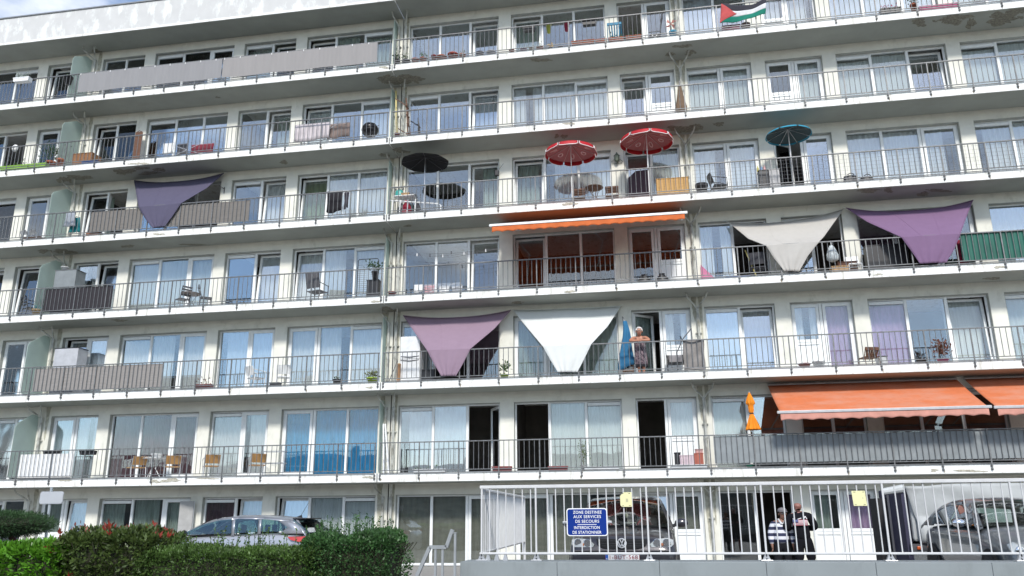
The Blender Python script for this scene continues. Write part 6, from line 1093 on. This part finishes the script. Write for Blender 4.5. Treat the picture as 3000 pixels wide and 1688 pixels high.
q.ball(hc+Vector((0, .02, .01)), .092, 1.02, .9, .9, 14); q.build('hair', mat('white_hair', (.66, .65, .63), .8, var=.15, scale=40), o, True)
q = MB(); gy = .15-.112; gz = z+1.27
for sg in (-1, 1): q.tube([(wx-.003+sg*.036+.028*math.cos(2*math.pi*i/12), gy, gz+.02*math.sin(2*math.pi*i/12)) for i in range(13)], .003, 4, cap=False); q.tube([(wx+sg*.066, gy, gz), (wx+sg*.09, .17, gz)], .003, 4)
q.build('glasses', mat('glasses_frame', (.05, .03, .03), .4), o)
DRS = mat('dress_print', (.23, .17, .19), .85, dirt=((.06, .045, .06), 26, .47, .53, (1, 1, .6)))
prof = [(.29, .185, .13), (.42, .195, .14), (.58, .185, .145), (.74, .165, .13), (.86, .165, .145), (.95, .16, .13), (.99, .145, .11)]
def dress(u, v):
    s = v*(len(prof)-1); i = min(int(s), len(prof)-2); e = s-i; a = [prof[i][j]+(prof[i+1][j]-prof[i][j])*e for j in range(3)]; t = 2*math.pi*u; fl = 1+.05*math.sin(9*t)*(1-v); yc = .40-.15*v+.0; return (wx+.01*(1-v)+a[1]*fl*math.cos(t), yc+a[2]*fl*math.sin(t), z+a[0])
MB().grid(dress, 40, 18).build('dress', DRS, o, True, .006); q = MB(); q.grid(lambda u, v: (lambda p: (p[0]+.004*math.cos(2*math.pi*u), p[1]+.004*math.sin(2*math.pi*u), p[2]-.075*(1-v)+.01))(dress(u, .0)), 40, 2); q.build('dress_hem', mat('black_hem', (.015, .013, .018), .9), o, True, .008)
for sg in (-1, 1): MB().tube([(wx+sg*.10, .165, z+.96), (wx+sg*.105, .145, z+1.08), (wx+sg*.1, .22, z+1.155), (wx+sg*.09, .31, z+1.05)], .009, 5).build('dress_strap', mat('black_hem', (.015, .013, .018), .9), o)
# ---- man in striped pullover, facing the camera
def stripes(name, a, b, k, ph):
    m = mat(name, a, .85); nt = m.node_tree; N = nt.nodes.new; L = nt.links.new; tc = N('ShaderNodeTexCoord'); sp = N('ShaderNodeSeparateXYZ'); L(tc.outputs['Object'], sp.inputs[0]); f = N('ShaderNodeMath'); f.operation = 'MULTIPLY_ADD'; L(sp.outputs[2], f.inputs[0]); f.inputs[1].default_value = k; f.inputs[2].default_value = ph; g = N('ShaderNodeMath'); g.operation = 'FRACT'; L(f.outputs[0], g.inputs[0]); h = N('ShaderNodeMath'); h.operation = 'GREATER_THAN'; h.inputs[1].default_value = .5; L(g.outputs[0], h.inputs[0])
    x = N('ShaderNodeMix'); x.data_type = 'RGBA'; L(h.outputs[0], x.inputs[0]); x.inputs[6].default_value = (*a, 1); x.inputs[7].default_value = (*b, 1); L(x.outputs[2], nt.nodes['Principled BSDF'].inputs['Base Color']); return m
mx_, my, g0 = 10.60, -6.0, -.375; o = thing('person', 'man in a navy and white striped pullover and grey cap standing behind the fence', 'person', (mx_-.06, my, g0)); V = {}; E = []
V['pel'] = (mx_-.06, my, g0+.80, .11); V['waist'] = (mx_-.06, my, g0+.95, .12); V['chest'] = (mx_-.05, my, g0+1.13, .13); V['up'] = (mx_-.04, my, g0+1.22, .09); V['neck'] = (mx_-.02, my-.01, g0+1.29, .05); E += [('pel', 'waist'), ('waist', 'chest'), ('chest', 'up'), ('up', 'neck')]; head_v(V, E, 'neck', (mx_+.0, my-.03, g0+1.405), .083, (.25, -1, 0))
for sg, n in ((-1, 'l'), (1, 'r')):
    V['sh'+n] = (mx_-.04+sg*.155, my, g0+1.205, .06); V['el'+n] = (mx_-.045+sg*.215, my+.01, g0+.98, .05); V['wr'+n] = (mx_-.05+sg*.205, my-.06, g0+.775, .028); E += [('up', 'sh'+n), ('sh'+n, 'el'+n), ('el'+n, 'wr'+n)]; hand(V, E, 'wr'+n, 'h'+n, (0, -.2, -1), (0, 1, -.2), (-sg, 0, 0), 1.0)
    V['hip'+n] = (mx_-.06+sg*.085, my, g0+.74, .085); V['kn'+n] = (mx_-.06+sg*.095, my-.01, g0+.42, .056); V['an'+n] = (mx_-.06+sg*.10, my+.02, g0+.07, .04); V['to'+n] = (mx_-.06+sg*.115, my-.13, g0+.035, .036); E += [('pel', 'hip'+n), ('hip'+n, 'kn'+n), ('kn'+n, 'an'+n), ('an'+n, 'to'+n)]
skin('body', V, E, SK2, o); face(o, (mx_+.0, my-.03, g0+1.39), (.25, -1, 0), .078, SK2)
q = MB(); hc = Vector((mx_, my-.02, g0+1.43)); q.lathe((hc.x, hc.y, hc.z), [(.092, 0), (.09, .035), (.07, .065), (.03, .08), (.0, .082)], 18); c_ = q.build('cap', mat('grey_cap', (.17, .16, .17), .85), o, True); MB().grid(lambda u, v: (hc.x+.022*v+(.085*(u*2-1))*(1-.25*v*v), hc.y-.07-.09*v*(1-(u*2-1)**2*.5), hc.z+.006-.012*v), 8, 4).build('cap_peak', mat('grey_cap', (.17, .16, .17), .85), c_, True, .006)
W_ = {k: (*v[:3], (v[3]+.022) if not isinstance(v[3], tuple) else v[3]) for k, v in V.items()}
sh = {k: W_[k] for k in ('pel', 'waist', 'chest', 'up', 'shl', 'ell', 'wrl', 'shr', 'elr', 'wrr')}; sh['pel'] = (*V['pel'][:2], g0+.79, .165); sh['waist'] = (*V['waist'][:3], .17); sh['chest'] = (*V['chest'][:3], .17); sh['up'] = (*V['up'][:3], .10); sh['wrl'] = (*V['wrl'][:2], g0+.80, .046); sh['wrr'] = (*V['wrr'][:2], g0+.80, .046)
skin('striped_pullover', sh, [('pel', 'waist'), ('waist', 'chest'), ('chest', 'up'), ('up', 'shl'), ('shl', 'ell'), ('ell', 'wrl'), ('up', 'shr'), ('shr', 'elr'), ('elr', 'wrr')], stripes('navy_white_stripes', (.025, .03, .07), (.66, .67, .72), 8.2, .15), o)
MB().tube([(mx_-.09, my-.03, g0+1.285), (mx_-.05, my-.13, g0+1.20), (mx_-.01, my-.135, g0+1.195), (mx_+.05, my-.03, g0+1.285)], .02, 8).build('white_collar', WHP, o, True)
tr = {k: W_[k] for k in ('pel', 'hipl', 'knl', 'anl', 'hipr', 'knr', 'anr')}; tr['waist'] = (*V['waist'][:3], .135); skin('trousers', tr, [('waist', 'pel'), ('pel', 'hipl'), ('hipl', 'knl'), ('knl', 'anl'), ('pel', 'hipr'), ('hipr', 'knr'), ('knr', 'anr')], mat('black_trousers', (.012, .012, .015), .9, spec=.15), o)
for n in 'lr': a = Vector(V['to'+n][:3]); MB().ball(a+Vector((0, .06, .0)), .055, .85, 2.2, .65, 12).build('shoe', BLK, o, True)
# ---- man in black, back to the camera
mx_, my, g0 = 10.90, -6.2, -.345; o = thing('person', 'bald man in black seen from behind, striped flag on his back, arms bent', 'person', (mx_, my, g0)); V = {}; E = []
V['pel'] = (mx_+.03, my, g0+.84, .125); V['waist'] = (mx_+.02, my, g0+1.0, .13); V['chest'] = (mx_, my, g0+1.2, .15); V['up'] = (mx_-.005, my, g0+1.32, .10); V['neck'] = (mx_-.01, my+.02, g0+1.40, .062); E += [('pel', 'waist'), ('waist', 'chest'), ('chest', 'up'), ('up', 'neck')]; head_v(V, E, 'neck', (mx_-.01, my+.04, g0+1.505), .090, (-.2, 1, 0))
for sg, n in ((-1, 'l'), (1, 'r')):
    V['sh'+n] = (mx_+sg*.18, my, g0+1.315, .068); V['el'+n] = (mx_+.01+sg*.285, my+.03, g0+1.09, .052); V['wr'+n] = (mx_+sg*.16, my+.24, g0+1.08, .032); E += [('up', 'sh'+n), ('sh'+n, 'el'+n), ('el'+n, 'wr'+n)]; hand(V, E, 'wr'+n, 'h'+n, (-sg, .4, 0), (0, 0, 1), (0, 1, 0), 1.0)
    V['hip'+n] = (mx_+.03+sg*.095, my, g0+.78, .10); V['kn'+n] = (mx_+.04+sg*.115, my+.01, g0+.44, .058); V['cf'+n] = (mx_+.04+sg*.118, my-.015, g0+.30, .056); V['an'+n] = (mx_+.04+sg*.12, my-.02, g0+.07, .038); V['to'+n] = (mx_+.04+sg*.135, my+.13, g0+.035, .036); E += [('pel', 'hip'+n), ('hip'+n, 'kn'+n), ('kn'+n, 'cf'+n), ('cf'+n, 'an'+n), ('an'+n, 'to'+n)]
skin('body', V, E, SK3, o); face(o, (mx_-.01, my+.04, g0+1.49), (-.2, 1, 0), .084, SK3)
BJ = mat('black_jacket', (.008, .008, .011), .9, spec=.15, bump=.2, bscale=15)
sh = {k: (*V[k][:3], V[k][3]+.028) for k in ('pel', 'waist', 'chest', 'up', 'neck', 'shl', 'ell', 'wrl', 'shr', 'elr', 'wrr')}; sh['neck'] = (mx_-.01, my+.01, g0+1.40, .072); sh['chest'] = (*V['chest'][:3], .185); sh['waist'] = (*V['waist'][:3], .172); sh['pel'] = (*V['pel'][:2], g0+.82, .168); skin('jacket', sh, [('pel', 'waist'), ('waist', 'chest'), ('chest', 'up'), ('up', 'neck'), ('up', 'shl'), ('shl', 'ell'), ('ell', 'wrl'), ('up', 'shr'), ('shr', 'elr'), ('elr', 'wrr')], BJ, o)
tr = {k: (*V[k][:3], V[k][3]+.03) for k in ('pel', 'hipl', 'knl', 'hipr', 'knr')}; tr['waist'] = (*V['waist'][:3], .145); skin('shorts', tr, [('waist', 'pel'), ('pel', 'hipl'), ('hipl', 'knl'), ('pel', 'hipr'), ('hipr', 'knr')], BJ, o)
for n in 'lr': a = Vector(V['to'+n][:3]); MB().ball(a+Vector((0, -.06, .0)), .055, .85, 2.2, .65, 12).build('shoe', WHP, o, True)
def bk(x, zz, y0=-.192): return (mx_+x, my+y0+.35*x*x*2.2, g0+zz)
FWm = mat('print_white', (.72, .70, .72), .8); FRm = mat('print_red', (.42, .10, .13), .8); FBm = mat('print_blue', (.09, .11, .24), .8); h0, h1, x0, x1 = 1.135, 1.245, -.165, .115; n = 11
pr = MB(); pr.grid(lambda u, v: bk(x0+(x1-x0)*u, h0+(h1-h0)*v), 8, 2); pr = pr.build('flag_print', FWm, o, True, .003)
for i in range(0, n, 2): MB().grid(lambda u, v: bk(x0+(x1-x0)*u, h0+(h1-h0)*(i+v)/n, -.196), 8, 1).build('print_stripe', FRm, pr, True, .001)
MB().grid(lambda u, v: bk(x0+.10*u, h0+(h1-h0)*(5/11+6/11*v), -.1985), 4, 1).build('print_canton', FBm, pr, True, .001)
q = MB()
for a, b in (((.04, 1.255), (.075, 1.31)), ((.075, 1.31), (.105, 1.255)), ((-.07, 1.255), (.0, 1.275)), ((-.16, 1.262), (-.12, 1.256))): q.bar(bk(a[0], a[1], -.19), bk(b[0], b[1], -.19), .014)
q.build('print_letters', FWm, pr)
